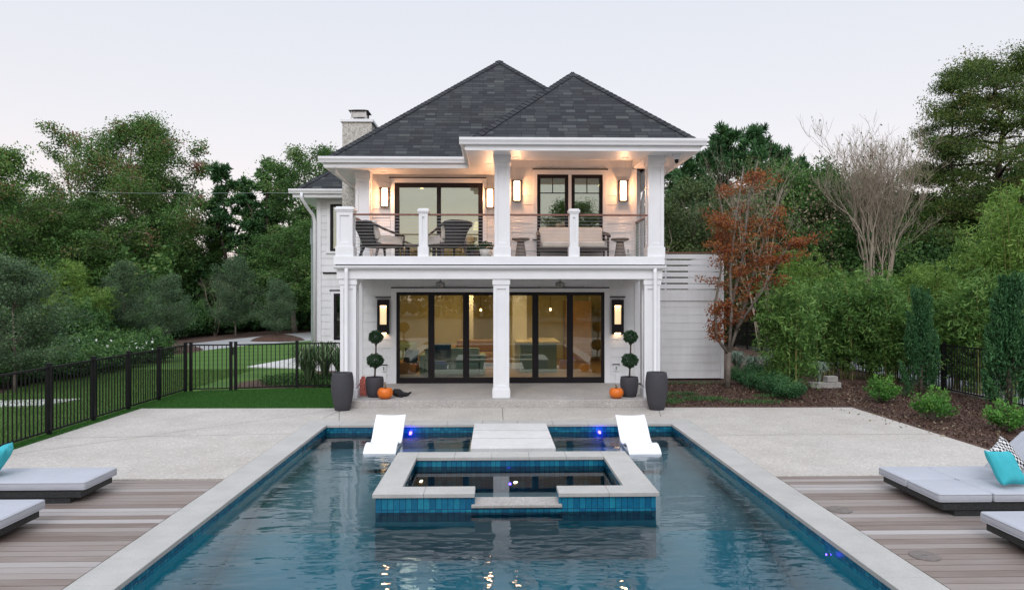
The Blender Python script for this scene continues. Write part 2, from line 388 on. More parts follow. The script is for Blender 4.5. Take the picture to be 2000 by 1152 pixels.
def grass_mat(name, c1, c2, stripes=0):
    m, nt, b = newmat(name)
    c = ramp(nt, noise(nt, 1.0, 5, 0.65), [(0.3, c1), (0.7, c2)])
    if stripes:
        w = N(nt, 'ShaderNodeTexWave', bands_direction='Y'); w.inputs['Scale'].default_value = 0.16; w.inputs['Distortion'].default_value = 1.2; w.inputs['Detail'].default_value = 2
        t = N(nt, 'ShaderNodeTexCoord'); mp = N(nt, 'ShaderNodeMapping'); mp.inputs['Rotation'].default_value = (0, 0, -0.25); L(nt, t.outputs['Object'], mp.inputs[0]); L(nt, mp.outputs[0], w.inputs[0])
        c = mix(nt, ramp(nt, w.outputs['Fac'], [(0.35, (0, 0, 0)), (0.65, (0.6, 0.6, 0.6))]), c, mix(nt, 1.0, c, (1.45, 1.3, 1.2), 'MULTIPLY'))
    f = noise(nt, 55, 3, 0.7)
    c = mix(nt, 0.8, c, ramp(nt, f, [(0.3, (0.5, 0.5, 0.5)), (0.7, (1.4, 1.4, 1.4))]), 'MULTIPLY')
    L(nt, c, b.inputs['Base Color']); b.inputs['Roughness'].default_value = 0.9; b.inputs['Specular IOR Level'].default_value = 0.15; bump(nt, f, 0.8, 0.02, b); return m
M_['turf'] = grass_mat('short_turf', (0.028, 0.115, 0.020), (0.042, 0.155, 0.028))
M_['lawn'] = grass_mat('mown_lawn', (0.062, 0.135, 0.028), (0.085, 0.17, 0.04), 1)
def mulch_mat():
    m, nt, b = newmat('bark_mulch')
    v = N(nt, 'ShaderNodeTexVoronoi'); v.inputs['Scale'].default_value = 26; t = N(nt, 'ShaderNodeTexCoord'); mp = N(nt, 'ShaderNodeMapping'); mp.inputs['Scale'].default_value = (1, 1.8, 1)
    L(nt, t.outputs['Object'], mp.inputs[0]); L(nt, mp.outputs[0], v.inputs[0])
    c = ramp(nt, v.outputs['Color'], [(0, (0.028, 0.014, 0.009)), (0.5, (0.075, 0.039, 0.026)), (0.85, (0.125, 0.068, 0.045)), (1, (0.2, 0.13, 0.1))])
    c = mix(nt, 0.6, c, ramp(nt, noise(nt, 1.2, 5), [(0.3, (0.55, 0.55, 0.55)), (0.7, (1.25, 1.2, 1.15))]), 'MULTIPLY')
    L(nt, c, b.inputs['Base Color']); b.inputs['Roughness'].default_value = 0.95; bump(nt, v.outputs['Distance'], -0.9, 0.03, b); return m
M_['mulch'] = mulch_mat()
M_['litter'] = plaster('leaf_litter_ground', (0.03, 0.028, 0.015), (0.06, 0.055, 0.025))
M_['gravel'] = concrete('grey_gravel', (0.22, 0.23, 0.25), (0.33, 0.34, 0.36), 0.9, 0.8)
def fabric(name, col):
    m, nt, b = newmat(name); f = noise(nt, 210, 2, 0.7); w = noise(nt, 2.6, 4, 0.6)
    c = ramp(nt, w, [(0.3, tuple(x * 0.93 for x in col)), (0.7, col)]); c = mix(nt, 0.5, c, ramp(nt, f, [(0.35, (0.78, 0.79, 0.82)), (0.65, (1.12, 1.12, 1.12))]), 'MULTIPLY')
    L(nt, c, b.inputs['Base Color']); b.inputs['Roughness'].default_value = 0.95; b.inputs['Specular IOR Level'].default_value = 0.15
    b1 = bump(nt, w, 0.5, 0.05); n2 = N(nt, 'ShaderNodeBump'); n2.inputs['Strength'].default_value = 0.4; n2.inputs['Distance'].default_value = 0.003; L(nt, f, n2.inputs['Height']); L(nt, b1, n2.inputs['Normal']); L(nt, n2.outputs[0], b.inputs['Normal']); return m
M_['cushion'] = fabric('pale_grey_outdoor_fabric', (0.47, 0.48, 0.515))
M_['cream'] = simple('cream_outdoor_fabric', (0.66, 0.60, 0.54), 0.9, var=0.05, scale=5, spec=0.2, bmp=0.3, bscale=120)
M_['teal'] = simple('turquoise_fabric', (0.055, 0.42, 0.47), 0.9, var=0.08, scale=8, spec=0.2, bmp=0.4, bscale=140)
def weave(name, c1, c2, sc):
    m, nt, b = newmat(name); k = N(nt, 'ShaderNodeTexBrick', offset=0.5); k.inputs['Scale'].default_value = sc; k.inputs['Color1'].default_value = (*c1, 1); k.inputs['Color2'].default_value = (*c2, 1); k.inputs['Mortar'].default_value = (0.004, 0.004, 0.004, 1)
    t = N(nt, 'ShaderNodeTexCoord'); L(nt, t.outputs['UV'], k.inputs[0]); L(nt, k.outputs[0], b.inputs['Base Color']); b.inputs['Roughness'].default_value = 0.6; bump(nt, k.outputs['Fac'], -0.5, 0.006, b); return m
M_['wicker'] = weave('dark_woven_wicker', (0.018, 0.02, 0.021), (0.04, 0.043, 0.045), 22)
M_['chairweave'] = weave('charcoal_rope_weave', (0.045, 0.042, 0.042), (0.075, 0.07, 0.068), 16)
M_['dim'] = emis('dim_ceiling_lamp', (1.0, 0.7, 0.4), 3.0)
M_['darkwood'] = simple('dark_stained_frame', (0.035, 0.026, 0.026), 0.45, var=0.25, scale=14)
def checker():
    m, nt, b = newmat('black_and_white_pattern_fabric'); k = N(nt, 'ShaderNodeTexChecker'); k.inputs[3].default_value = 28
    t = N(nt, 'ShaderNodeTexCoord'); w = noise(nt, 6, 2); mp = N(nt, 'ShaderNodeVectorMath', operation='ADD'); L(nt, t.outputs['Object'], mp.inputs[0])
    sc = N(nt, 'ShaderNodeVectorMath', operation='SCALE'); sc.inputs[3].default_value = 0.04; L(nt, w, sc.inputs[0]); L(nt, sc.outputs[0], mp.inputs[1]); L(nt, mp.outputs[0], k.inputs[0])
    k.inputs[1].default_value = (0.008, 0.008, 0.014, 1); k.inputs[2].default_value = (0.7, 0.68, 0.66, 1); L(nt, k.outputs[0], b.inputs['Base Color']); b.inputs['Roughness'].default_value = 0.9; return m
M_['check'] = checker()
M_['plastic'] = simple('smooth_white_resin', (0.86, 0.86, 0.88), 0.28, var=0.01, scale=2)
M_['stone'] = simple('grey_cast_stone', (0.17, 0.145, 0.13), 0.85, var=0.15, scale=14, bmp=0.3, bscale=60)
M_['pumpkin'] = simple('pumpkin_skin', (0.72, 0.16, 0.012), 0.45, var=0.12, scale=9)
M_['stem'] = simple('dry_stem', (0.17, 0.12, 0.06), 0.9, var=0.3, scale=20)
M_['soil'] = simple('potting_soil', (0.03, 0.02, 0.014), 0.95, var=0.4, scale=50)
M_['bark'] = simple('grey_brown_bark', (0.17, 0.145, 0.12), 0.95, var=0.35, scale=9, spec=0.15, bmp=0.6, bscale=18)
M_['palebark'] = simple('pale_smooth_bark', (0.34, 0.28, 0.23), 0.9, var=0.25, scale=5, spec=0.2)
M_['darkbark'] = simple('dark_pine_bark', (0.07, 0.05, 0.042), 0.95, var=0.35, scale=9, spec=0.15)
M_['bone'] = simple('silvery_bare_twigs', (0.33, 0.275, 0.21), 0.9, var=0.25, scale=3, spec=0.2)
M_['culm'] = simple('yellow_green_bamboo_culm', (0.24, 0.22, 0.07), 0.5, var=0.3, scale=4)
M_['wall_in'] = simple('warm_cream_plaster', (0.62, 0.55, 0.33), 0.85, var=0.06, scale=1.5)
M_['ceil_in'] = simple('white_ceiling_paint', (0.72, 0.70, 0.66), 0.8, var=0.02)
M_['floor_in'] = simple('oak_floor', (0.28, 0.18, 0.10), 0.35, var=0.2, scale=3)
M_['seafoam'] = simple('seafoam_paint', (0.26, 0.38, 0.34), 0.5, var=0.05)
M_['counter'] = simple('pale_stone_counter', (0.66, 0.58, 0.42), 0.25, var=0.06)
M_['tan'] = simple('tan_leather', (0.33, 0.19, 0.09), 0.55, var=0.1)
M_['navy'] = simple('navy_fabric', (0.02, 0.03, 0.055), 0.8, var=0.2)
M_['lamp'] = emis('warm_lamp_shade', (1.0, 0.60, 0.34), 15.0)
M_['glow'] = emis('warm_downlight', (1.0, 0.62, 0.32), 14.0)
M_['slot'] = emis('frosted_lit_panel', (1.0, 0.72, 0.42), 0.85)
M_['bulb'] = emis('pendant_bulb', (1.0, 0.66, 0.26), 12)
M_['led'] = emis('blue_led', (0.10, 0.05, 1.0), 16)
M_['red'] = simple('red_and_white_bag', (0.5, 0.13, 0.10), 0.7, var=0.6, scale=26)
M_['blackfur'] = simple('black_fabric', (0.008, 0.008, 0.009), 0.8, var=0.4, scale=30)
M_['riser'] = simple('grey_painted_conduit', (0.25, 0.30, 0.28), 0.5, var=0.1)
# ================================================================== SETTING: ground, deck, pool
PX0, PX1, PY0, PY1 = -3.27, 3.46, 1.6, 13.78     # pool inner rectangle
CW = 0.41
pool_in = lambda x, y: PX0 - CW < x < PX1 + CW and PY0 - CW < y < PY1 + CW
def struct(name, mb, m, **k): return tag(mb.build(name, m, **k), kind='structure')
g = cells([-300, PX0 - CW, PX1 + CW, 300], [-250, PY0 - CW, PY1 + CW, 400], lambda x, y: not pool_in(x, y), None, -0.03)
struct('ground', g, M_['litter'])
lw = MB()
lw.poly([(-7.75, -20, -0.016), (-7.75, 19.0, -0.016), (-3.6, 19.2, -0.016), (-3.6, 24, -0.016), (-5.86, 24, -0.016), (-5.86, 40, -0.016), (-9.7, 40.1, -0.016), (-12.3, 35.9, -0.016), (-13.5, 31.7, -0.016), (-14.9, 27.3, -0.016), (-13.2, 20, -0.016), (-11.0, 14, -0.016), (-10.6, -20, -0.016)][::-1])
struct('lawn', lw, M_['lawn'])
tf = MB(); tf.poly([(-7.79, 15.86, -0.006), (-3.4, 15.78, -0.006), (-3.4, 19.15, -0.006), (-5.3, 19.15, -0.006), (-7.96, 18.5, -0.006)]);
tf.poly([(-8.05, -5, -0.006), (-7.78, -5, -0.006), (-7.78, 15.86, -0.006), (-7.79, 15.86, -0.006), (-7.96, 18.5, -0.006), (-8.05, 18.5, -0.006)])
struct('turf', tf, M_['turf'])
ml = MB(); ml.poly([(3.7, 15.66, -0.008), (7.96, 15.6, -0.008), (8.02, 2, -0.008), (8.02, -20, -0.008), (11.75, -20, -0.008), (11.75, 38, -0.008), (3.7, 38, -0.008)]); 
struct('mulch_bed', ml, M_['mulch'])
gv = MB(); gv.poly([(11.9, -10, -0.01), (60, -10, -0.01), (60, 34, -0.01), (11.9, 34, -0.01)]); struct('gravel_yard', gv, M_['gravel'])
cu = MB(); cu.box(11.75, 11.9, -10, 38, -0.1, 0.06); struct('kerb', cu, M_['block'], bevel=0.01)
m2 = MB()
for pts in ([(-10.6, -20), (-11.0, 14), (-13.2, 20), (-14.9, 27.3), (-18, 28.5), (-24, 20), (-24, -20)],
            [(-18.6, 27.5), (-17.1, 29.6), (-16.3, 34.9), (-14.1, 44.6), (-12.1, 50.2), (-11.4, 50.2), (-11.4, 53), (-15, 53), (-17.8, 44), (-19.8, 34), (-21, 27.5)],
            [(-7.25, 19.3), (-3.6, 19.3), (-3.6, 24), (-5.9, 24), (-6.1, 22.8), (-7.3, 20.8)]):
    m2.poly([(x, y, -0.01) for x, y in pts][::-1])
for cx, cy, rx, ry in ((-12.04, 39.7, 1.5, 1.3), (-14.7, 32.0, 1.5, 2.2)):
    m2.lathe([(1.0, -0.03), (0.85, 0.10), (0.5, 0.26), (0.12, 0.34)], (0, 0, 0), 28)
    n_ = 28 * 4
    for k in range(len(m2.v) - n_, len(m2.v)):
        x, y, z = m2.v[k]; m2.v[k] = (cx + x * rx, cy + y * ry, z)
struct('planting_bed', m2, M_['mulch'])
dv = MB(); dv.poly([(x, y, -0.012) for x, y in [(-18, 27.0), (-14.9, 27.3), (-13.5, 31.7), (-12.3, 35.9), (-9.7, 40.1), (-5.9, 42), (-5.9, 52), (-11.4, 52), (-12.1, 49.9), (-14.2, 44.3), (-16.4, 34.6), (-17.2, 29.6)]]); struct('driveway', dv, M_['drive'])
pt = MB(); pt.prism([(-8.6, 24.9), (-7.0, 24.5), (-6.0, 24.2), (-6.0, 28.5), (-7.9, 28.3)], -0.05, 0.02); struct('path', pt, M_['pad'])
pt = MB(); pt.prism([(-11.2, 16.1), (-10.2, 16.3), (-9.9, 17.3), (-10.8, 17.2), (-12.4, 16.9)], -0.05, 0.02); struct('path', pt, M_['pad'])
# deck
dk = MB()
dk.prism([(-7.78, 9.78), (PX0 - CW, 9.78), (PX0 - CW, 14.19), (PX1 + CW, 14.19), (PX1 + CW, 9.73), (7.98, 9.73), (7.94, 15.64), (3.75, 15.72), (-3.5, 15.80), (-7.80, 15.86)], -0.12, 0.0)
struct('pool_deck', dk, M_['deck'])
jt = MB()
def joint(a, b, w=0.004):
    a = Vector((*a, 0.004)); b = Vector((*b, 0.004)); d = (b - a).normalized(); n = Vector((-d.y, d.x, 0)) * w
    jt.quad(a - n, b - n, b + n, a + n)
joint((0.16, 14.2), (0.16, 15.73)); joint((-3.4, 15.6), (-7.7, 11.2)); joint((-3.5, 14.5), (-3.3, 15.7)); joint((3.4, 14.5), (3.6, 15.6)); joint((3.9, 12.6), (7.9, 12.6)); joint((-3.7, 12.9), (-7.7, 12.6)); joint((-3.1, 14.2), (-3.4, 15.6))
struct('deck_joint', jt, M_['soil'])
random.seed(5)
wd = MB()
for x0, x1 in ((-10.2, PX0 - CW - 0.004), (PX1 + CW + 0.004, 10.4)):
    y = 9.70; i = 0
    while y > -4:
        t = random.choice([0.1, 0.2, 0.3, 0.42, 0.5, 0.62, 0.75, 0.9, 0.55, 0.35, 0.25]) + random.uniform(-0.06, 0.06)
        xm = random.uniform(x0 + 1.5, x1 - 1.5) if random.random() < 0.5 else None
        spans = [(x0, x1)] if xm is None else [(x0, xm - 0.002), (xm + 0.002, x1)]
        for k, (a, b) in enumerate(spans):
            wd.box(a, b, y - 0.128, y, -0.04, 0.002 + random.uniform(-0.001, 0.001), t=min(1, max(0, t + (k * random.uniform(-0.2, 0.2)))))
        y -= 0.140
struct('wood_deck', wd, M_['boards'])
ub = MB(); ub.box(-10.2, PX0 - CW, -4, 9.7, -0.12, -0.05); ub.box(PX1 + CW, 10.4, -4, 9.7, -0.12, -0.05); struct('deck_underlay', ub, M_['soil'])
# pool coping: separate stones with fine joints
cp = MB()
def stones(x0, x1, y0, y1, z0, z1, along, step, mb):
    a, b = (x0, x1) if along == 'x' else (y0, y1)
    n = max(1, round((b - a) / step)); st = (b - a) / n
    for k in range(n):
        u, w = a + k * st + (0.0015 if k else 0), a + (k + 1) * st - (0.0015 if k < n - 1 else 0)
        if along == 'x': mb.box(u, w, y0, y1, z0, z1)
        else: mb.box(x0, x1, u, w, z0, z1)
for x0, x1 in ((PX0 - CW + 0.001, PX0 + 0.03), (PX1 - 0.03, PX1 + CW - 0.001)): stones(x0, x1, PY0 - CW, PY1 - 0.03, -0.05, 0.001, 'y', 0.62, cp)
stones(PX0 - CW + 0.001, PX1 + CW - 0.001, PY1 - 0.03, PY1 + CW - 0.001, -0.05, 0.001, 'x', 0.68, cp)
stones(PX0 - CW + 0.001, PX1 + CW - 0.001, PY0 - CW, PY0 + 0.03, -0.05, 0.001, 'x', 0.68, cp)
struct('pool_coping', cp, M_['coping'], bevel=0.006)
# basin
WZ = -0.155
bs = MB(); D1, D2 = 0.42, 1.45
for (a, b) in (((PX0, PY0), (PX1, PY0)), ((PX1, PY0), (PX1, PY1)), ((PX1, PY1), (PX0, PY1)), ((PX0, PY1), (PX0, PY0))):
    bs.quad((a[0], a[1], -0.05), (b[0], b[1], -0.05), (b[0], b[1], -0.34), (a[0], a[1], -0.34), 0)
    bs.quad((a[0], a[1], -0.34), (b[0], b[1], -0.34), (b[0], b[1], -1.6), (a[0], a[1], -1.6), 1)
ys = [PY1, 9.9, 9.3, PY0]; zs = [-0.46, -0.62, -0.62]
bs.quad((PX0, 6.6, -1.25), (PX1, 6.6, -1.25), (PX1, 9.3, -0.60), (PX0, 9.3, -0.60), 1); bs.quad((PX0, 9.3, -0.60), (PX1, 9.3, -0.60), (PX1, 9.9, -0.46), (PX0, 9.9, -0.46), 2)
bs.quad((PX0, PY0, -1.3), (PX1, PY0, -1.3), (PX1, 6.6, -1.25), (PX0, 6.6, -1.25), 1)
for k in range(1):
    bs.quad((PX0, ys[k + 1], zs[k]), (PX1, ys[k + 1], zs[k]), (PX1, ys[k], zs[k]), (PX0, ys[k], zs[k]), 2 if k == 0 else 1)
    if k < 0: bs.quad((PX0, ys[k + 1], zs[k + 1]), (PX1, ys[k + 1], zs[k + 1]), (PX1, ys[k + 1], zs[k]), (PX0, ys[k + 1], zs[k]), 1)
struct('pool_basin', bs, [M_['tile'], M_['plaster'], M_['shelf']])
# spa in the pool
SX0, SX1, SY0, SY1 = -1.46, 1.98, 8.71, 10.96       # tiled outer walls
IX0, IX1, IY0, IY1 = -1.20, 1.66, 9.02, 10.66       # inner opening
GX0, GX1 = -0.25, 0.78
spa = empty('raised_spa', (0.26, 9.8, 0), 'square raised hot tub with pale coping and blue tiles inside the pool', 'hot tub')
b = MB(); zt = 0.03
b.box(SX0, IX0, SY0, SY1, -1.5, zt); b.box(IX1, SX1, SY0, SY1, -1.5, zt); b.box(IX0, IX1, IY1, SY1, -1.5, zt)
b.box(IX0, GX0, SY0, IY0, -1.5, zt); b.box(GX1, IX1, SY0, IY0, -1.5, zt); b.box(GX0, GX1, SY0 + 0.012, IY0, -1.5, -0.115)
for k_ in range(len(b.f)): b.m[k_] = 0
b.build('tiled_wall', M_['tile'], spa)
b = MB()
for x0, x1, y0, y1 in ((SX0 - 0.004, SX0, SY0 - 0.004, SY1 + 0.004), (SX1, SX1 + 0.004, SY0 - 0.004, SY1 + 0.004), (SX0, SX1, SY0 - 0.004, SY0 - 0.0005), (SX0, SX1, SY1 + 0.0005, SY1 + 0.004)): b.box(x0, x1, y0, y1, -1.45, -0.27)
b.build('plastered_base', M_['plaster'], spa)
b = MB(); o_ = 0.035
stones(SX0 - o_, IX0 + 0.03, IY0, SY1 + o_, zt, 0.08, 'y', 0.5, b); stones(IX1 - 0.03, SX1 + o_, IY0, SY1 + o_, zt, 0.08, 'y', 0.5, b)
stones(IX0 + 0.032, IX1 - 0.032, IY1 - 0.03, SY1 + o_, zt, 0.08, 'x', 0.6, b)
stones(SX0 - o_, GX0, SY0 - o_, IY0 - 0.002, zt, 0.08, 'x', 0.62, b); stones(GX1, SX1 + o_, SY0 - o_, IY0 - 0.002, zt, 0.08, 'x', 0.62, b)
b.build('coping', M_['coping'], spa, bevel=0.005)
b = MB(); b.box(GX0 - 0.04, GX1 + 0.04, SY0 - 0.045, IY0 - 0.0, -0.095, -0.058); b.build('spillway_slab', M_['step'], spa, bevel=0.006)
b = MB(); b.box(IX0, IX1, IY0, IY1, -1.5, -0.95); b.box(IX0, IX1, IY1 - 0.5, IY1, -0.95, -0.5); b.build('floor', M_['shelf'], spa)
xs = [PX0 + 0.003, SX0, SX1, PX1 - 0.003]; yy = [PY0 + 0.003, SY0, SY1, PY1 - 0.003]
struct('pool_water', cells(xs, yy, lambda x, y: not (SX0 < x < SX1 and SY0 < y < SY1), -1.65, WZ), M_['water'])
b = MB(); b.box(IX0 + 0.002, IX1 - 0.002, IY0 + 0.002, IY1 - 0.002, -1.0, -0.065); struct('spa_water', b, M_['spa_water'])
# stepping pads
for k, (y0, y1, lab) in enumerate(((13.11, 13.74, 'white stone stepping slab nearest the house, against the far coping'), (12.37, 13.04, 'white stone stepping slab in the middle of the three in the pool'), (11.52, 12.30, 'white stone stepping slab nearest the hot tub'))):
    b = MB(); b.box(-0.40, 0.985, y0, y1, -0.09, 0.02); t_ = b.build('stepping_slab', M_['pad'], bevel=0.006)
    tag(t_, lab, 'stepping stone', 'stepping slabs across the pool')
b = MB(); b.box(0.0, 0.6, 13.25, 13.6, -0.5, -0.09); b.box(0.0, 0.6, 12.5, 12.9, -0.5, -0.09); b.box(0.0, 0.6, 11.7, 12.1, -0.5, -0.09); struct('slab_plinth', b, M_['shelf'])
# underwater lights
def pool_led(loc, label, big=1.0):
    r = empty('pool_light', loc, label, 'pool light', 'blue lights set in the pool')
    b = MB(); b.lathe([(0.001, -0.012), (0.028 * big, -0.01), (0.028 * big, 0.0), (0.022 * big, 0.008), (0.001, 0.01)], (0, 0, 0), 16); o = b.build('lens', M_['led'], smooth=True); o.parent = r; o.rotation_euler = (math.pi / 2, 0, 0)
    b = MB(); b.lathe([(0.031 * big, -0.012), (0.045 * big, -0.01), (0.045 * big, 0.0), (0.031 * big, 0.001)], (0, 0, 0), 16); o = b.build('trim_ring', M_['nickel']); o.parent = r; o.rotation_euler = (math.pi / 2, 0, 0)
    l = bpy.data.lights.new('pool_glow', 'POINT'); l.energy = 2.4 if big > 1 else 0.7 * big; l.color = (0.06, 0.03, 1.0); l.shadow_soft_size = 0.03
    lo = bpy.data.objects.new('pool_glow', l); COL.objects.link(lo); lo.parent = r; lo.location = (0, -0.09, 0.0)
    return r
pool_led((P(802, 845, 13.76)), 'small blue pool light beside the left white lounger', 1.001)
pool_led((P(1171, 844, 13.76)), 'small blue pool light beside the right white lounger', 1.001)
pool_led((P(996, 941, 10.3).x, 10.24, -0.22), 'small blue light glowing inside the hot tub', 0.6)
q = pool_led((PX1 - 0.02, G(1622, 1084, -0.2).y, -0.19), 'small blue pool light on the right pool wall near the wood deck', 0.35); q.rotation_euler = (0, 0, -math.pi / 2)

# ================================================================== HOUSE
HX0, HX1 = -3.6, 3.86
ZF, ZU = 0.17, 3.37            # porch floor, balcony floor
YL, YR = 18.8, 17.8            # wall planes
XB = 0.30                      # corner between upper left wall and projecting upper right wall
house = empty('house', (0.1, 16.0, 0), 'two storey white house with dark hip roofs, balcony and porch', 'house')
def lapwall(mb, u0, u1, z0, z1, at, holes=(), board=0.232, off=0.014, m=0):
    """at(u, z, o) maps to world; boards slope outwards to their lower edge"""
    rows = []; z = z0
    while z < z1 - 1e-4: rows.append((z, min(z + board, z1))); z += board
    for za, zb in rows:
        cuts = sorted({za, zb, *[h for H_ in holes for h in H_[2:] if za < h < zb]})
        for a, b_ in zip(cuts[:-1], cuts[1:]):
            zm = (a + b_) / 2; iv = [(u0, u1)]
            for h in holes:
                if h[2] < zm < h[3]:
                    nv = []
                    for p, q in iv:
                        if h[1] <= p or h[0] >= q: nv.append((p, q)); continue
                        if h[0] > p: nv.append((p, h[0]))
                        if h[1] < q: nv.append((h[1], q))
                    iv = nv
            oa = off * (1 - (a - za) / board); ob = off * (1 - (b_ - za) / board)
            for p, q in iv:
                mb.quad(at(p, a, oa), at(q, a, oa), at(q, b_, ob), at(p, b_, ob), m)
                if abs(a - za) < 1e-6: mb.quad(at(p, a, 0), at(q, a, 0), at(q, a, oa), at(p, a, oa), m)
front = lambda Y: (lambda u, z, o: (u, Y - o, z))
rightw = lambda X: (lambda u, z, o: (X + o, u, z))
leftw = lambda X: (lambda u, z, o: (X - o, -u, z))
DX0, DX1, DZ0, DZ1 = -2.60, 2.90, 0.17, 2.575       # lower patio doors
UX0, UX1, UZ1 = P(771, 357, YL).x, P(943, 357, YL).x, P(771, 357, YL).z      # upper sliding door
W1 = (P(1049, 341, YR).x, P(1110, 341, YR).x); W2 = (P(1116, 341, YR).x, P(1177, 341, YR).x); WZ0, WZ1 = 3.95, P(1049, 341, YR).z
w = MB()
lapwall(w, HX0, HX1, ZF, 3.2, front(YL), [(DX0 - 0.14, DX1 + 0.14, 0, DZ1 + 0.16)])
lapwall(w, HX0, XB, ZU, 5.7, front(YL), [(UX0 - 0.12, UX1 + 0.12, 0, UZ1 + 0.12)])
lapwall(w, XB, HX1 - 0.3, ZU, 5.98, front(YR), [(W1[0] - 0.1, W2[1] + 0.1, WZ0 - 0.1, WZ1 + 0.12)])
w.quad((XB, YR, ZU), (XB, YL, ZU), (XB, YL, 5.98), (XB, YR, 5.98))
w.build('wall', M_['siding'], house, label='white lap siding front wall')
w = MB(); lapwall(w, YL, 34, 0, 5.8, rightw(HX1)); lapwall(w, YR, YL, ZU, 5.8, rightw(HX1 - 0.3)); w.quad((HX1 - 0.3, YL, ZU), (HX1, YL, ZU), (HX1, YL, 5.8), (HX1 - 0.3, YL, 5.8))
lapwall(w, -34, -YL, 0, 5.8, leftw(HX0)); w.quad((HX0, 34, 0), (HX1, 34, 0), (HX1, 34, 5.8), (HX0, 34, 5.8)); w.build('side_wall', M_['siding'], house)
# trims around openings, corner boards, flashings
t = MB()
def casing(mb, x0, x1, z0, z1, Y, wd=0.11, top=0.12, pr=0.035, sill=True):
    mb.box(x0 - wd, x0, Y - pr, Y + 0.05, z0, z1); mb.box(x1, x1 + wd, Y - pr, Y + 0.05, z0, z1); mb.box(x0 - wd, x1 + wd, Y - pr - 0.004, Y + 0.05, z1, z1 + top)
    if sill: mb.box(x0 - wd - 0.03, x1 + wd + 0.03, Y - pr - 0.03, Y + 0.05, z0 - 0.06, z0)
casing(t, DX0, DX1, ZF, DZ1, YL, 0.14, 0.16, sill=False); casing(t, UX0, UX1, ZU, UZ1, YL, sill=False)
casing(t, W1[0], W2[1], WZ0, WZ1, YR, 0.1); t.box(W1[1], W2[0], YR - 0.03, YR + 0.05, WZ0, WZ1)
t.box(HX0 + 0.0, HX0 + 0.12, YL - 0.03, YL + 0.0, ZF, 2.9); t.box(HX1 - 0.16, HX1 - 0.04, YL - 0.03, YL, ZF, 2.9)
t.box(HX1 - 0.42, HX1 - 0.3, YR - 0.03, YR, ZU, 5.66); t.box(XB, XB + 0.1, YR - 0.03, YR, ZU, 5.9)
t.build('casing', M_['trim'], house, bevel=0.004)
t = MB()
for x0, x1, z, Y in ((P(700, 0, YL).x, 0, P(0, 561.5, YL).z, YL),):
    pass
def flash(px0, px1, py, Y, h=0.028):
    t = MB(); a = P(px0, py, Y); c = P(px1, py, Y); t.box(a.x, c.x, Y - 0.045, Y + 0.002, a.z - h / 2, a.z + h / 2); t.build('dark_flashing', M_['black'], house)
flash(764, 1190, 561.7, YL, 0.035); flash(760, 950, 347.5, YL); flash(1040, 1187, 331, YR)
flash(734, 764, 580.5, YL); flash(1191, 1221, 580, YL); flash(744, 757, 712, YL, 0.02); flash(1196, 1210, 711, YL, 0.02)
# outlet covers
for px, py, Y in ((750, 719, YL), (1203, 718, YL), (1226, 491, YR)):
    a = P(px, py, Y); b = MB(); b.box(a.x - 0.055, a.x + 0.055, Y - 0.055, Y + 0.0, a.z - 0.085, a.z + 0.075); b.box(a.x - 0.02, a.x + 0.02, Y - 0.062, Y - 0.055, a.z - 0.05, a.z + 0.05, 1); b.build('outlet_cover', [M_['trim'], M_['riser']], house, bevel=0.004)
# access panel outlines low on the wall
for px in (741, 1216):
    a = P(px, 742, YL); b = MB()
    b.box(a.x - 0.19, a.x + 0.19, YL - 0.03, YL, a.z - 0.2, a.z + 0.17); b.build('access_panel', M_['trim'], house, bevel=0.003)
# --- doors and windows
def window(name, x0, x1, z0, z1, Y, fr=0.07, gl='glass_up', panels=1, mull=0.09, mid=None, bot=None, lab=None, muntin=None):
    f = MB(); bot = bot or fr; d0, d1 = Y - 0.01, Y + 0.07
    f.box(x0, x1, d0, d1, z1 - fr, z1); f.box(x0, x1, d0, d1, z0, z0 + bot)
    pw = (x1 - x0) / panels
    for k in range(panels + 1):
        c = x0 + k * pw
        a, b_ = (c, c + fr) if k == 0 else ((c - fr, c) if k == panels else (c - mull / 2, c + mull / 2))
        f.box(a, b_, d0 + 0.004, d1 - 0.004, z0 + bot, z1 - fr)
        if 0 < k < panels: f.box(c - 0.006, c + 0.006, d0 - 0.004, d0 + 0.004, z0 + bot, z1 - fr)
    root = f.build(name, M_['black'], house, bevel=0.003, label=lab)
    for k in range(panels):
        a = x0 + k * pw + (fr if k == 0 else mull / 2); b_ = x0 + (k + 1) * pw - (fr if k == panels - 1 else mull / 2)
        g_ = MB(); g_.box(a + 0.002, b_ - 0.002, Y + 0.03, Y + 0.037, z0 + bot, z1 - fr); g_.build('pane', M_[gl], root)
        if muntin:
            mm = MB(); c = (a + b_) / 2; zz = z1 - fr - (z1 - z0) * muntin
            mm.box(a, b_, Y + 0.012, Y + 0.028, zz - 0.011, zz + 0.011); mm.box(c - 0.011, c + 0.011, Y + 0.010, Y + 0.026, zz + 0.012, z1 - fr); mm.build('muntin', M_['black'], root)
    return root
dr = window('patio_door', DX0, DX1, DZ0 + 0.003, DZ1, YL, 0.085, 'glass_low', 6, 0.165, bot=0.15, lab='black framed six panel glass door across the porch')
h_ = MB(); a = P(838, 683, YL); h_.box(a.x - 0.03, a.x + 0.03, YL - 0.05, YL - 0.01, a.z - 0.02, a.z + 0.02); h_.box(a.x - 0.13, a.x - 0.0, YL - 0.07, YL - 0.05, a.z - 0.012, a.z + 0.012); h_.build('door_handle', M_['black'], dr)
window('sliding_door', UX0, UX1, ZU + 0.003, UZ1, YL, 0.12, 'glass_up', 2, 0.11, lab='wide two panel black sliding door on the balcony')
window('window', W1[0], W1[1], WZ0, WZ1, YR, 0.085, 'glass_up', muntin=0.24); window('window', W2[0], W2[1], WZ0, WZ1, YR, 0.085, 'glass_up', muntin=0.24)
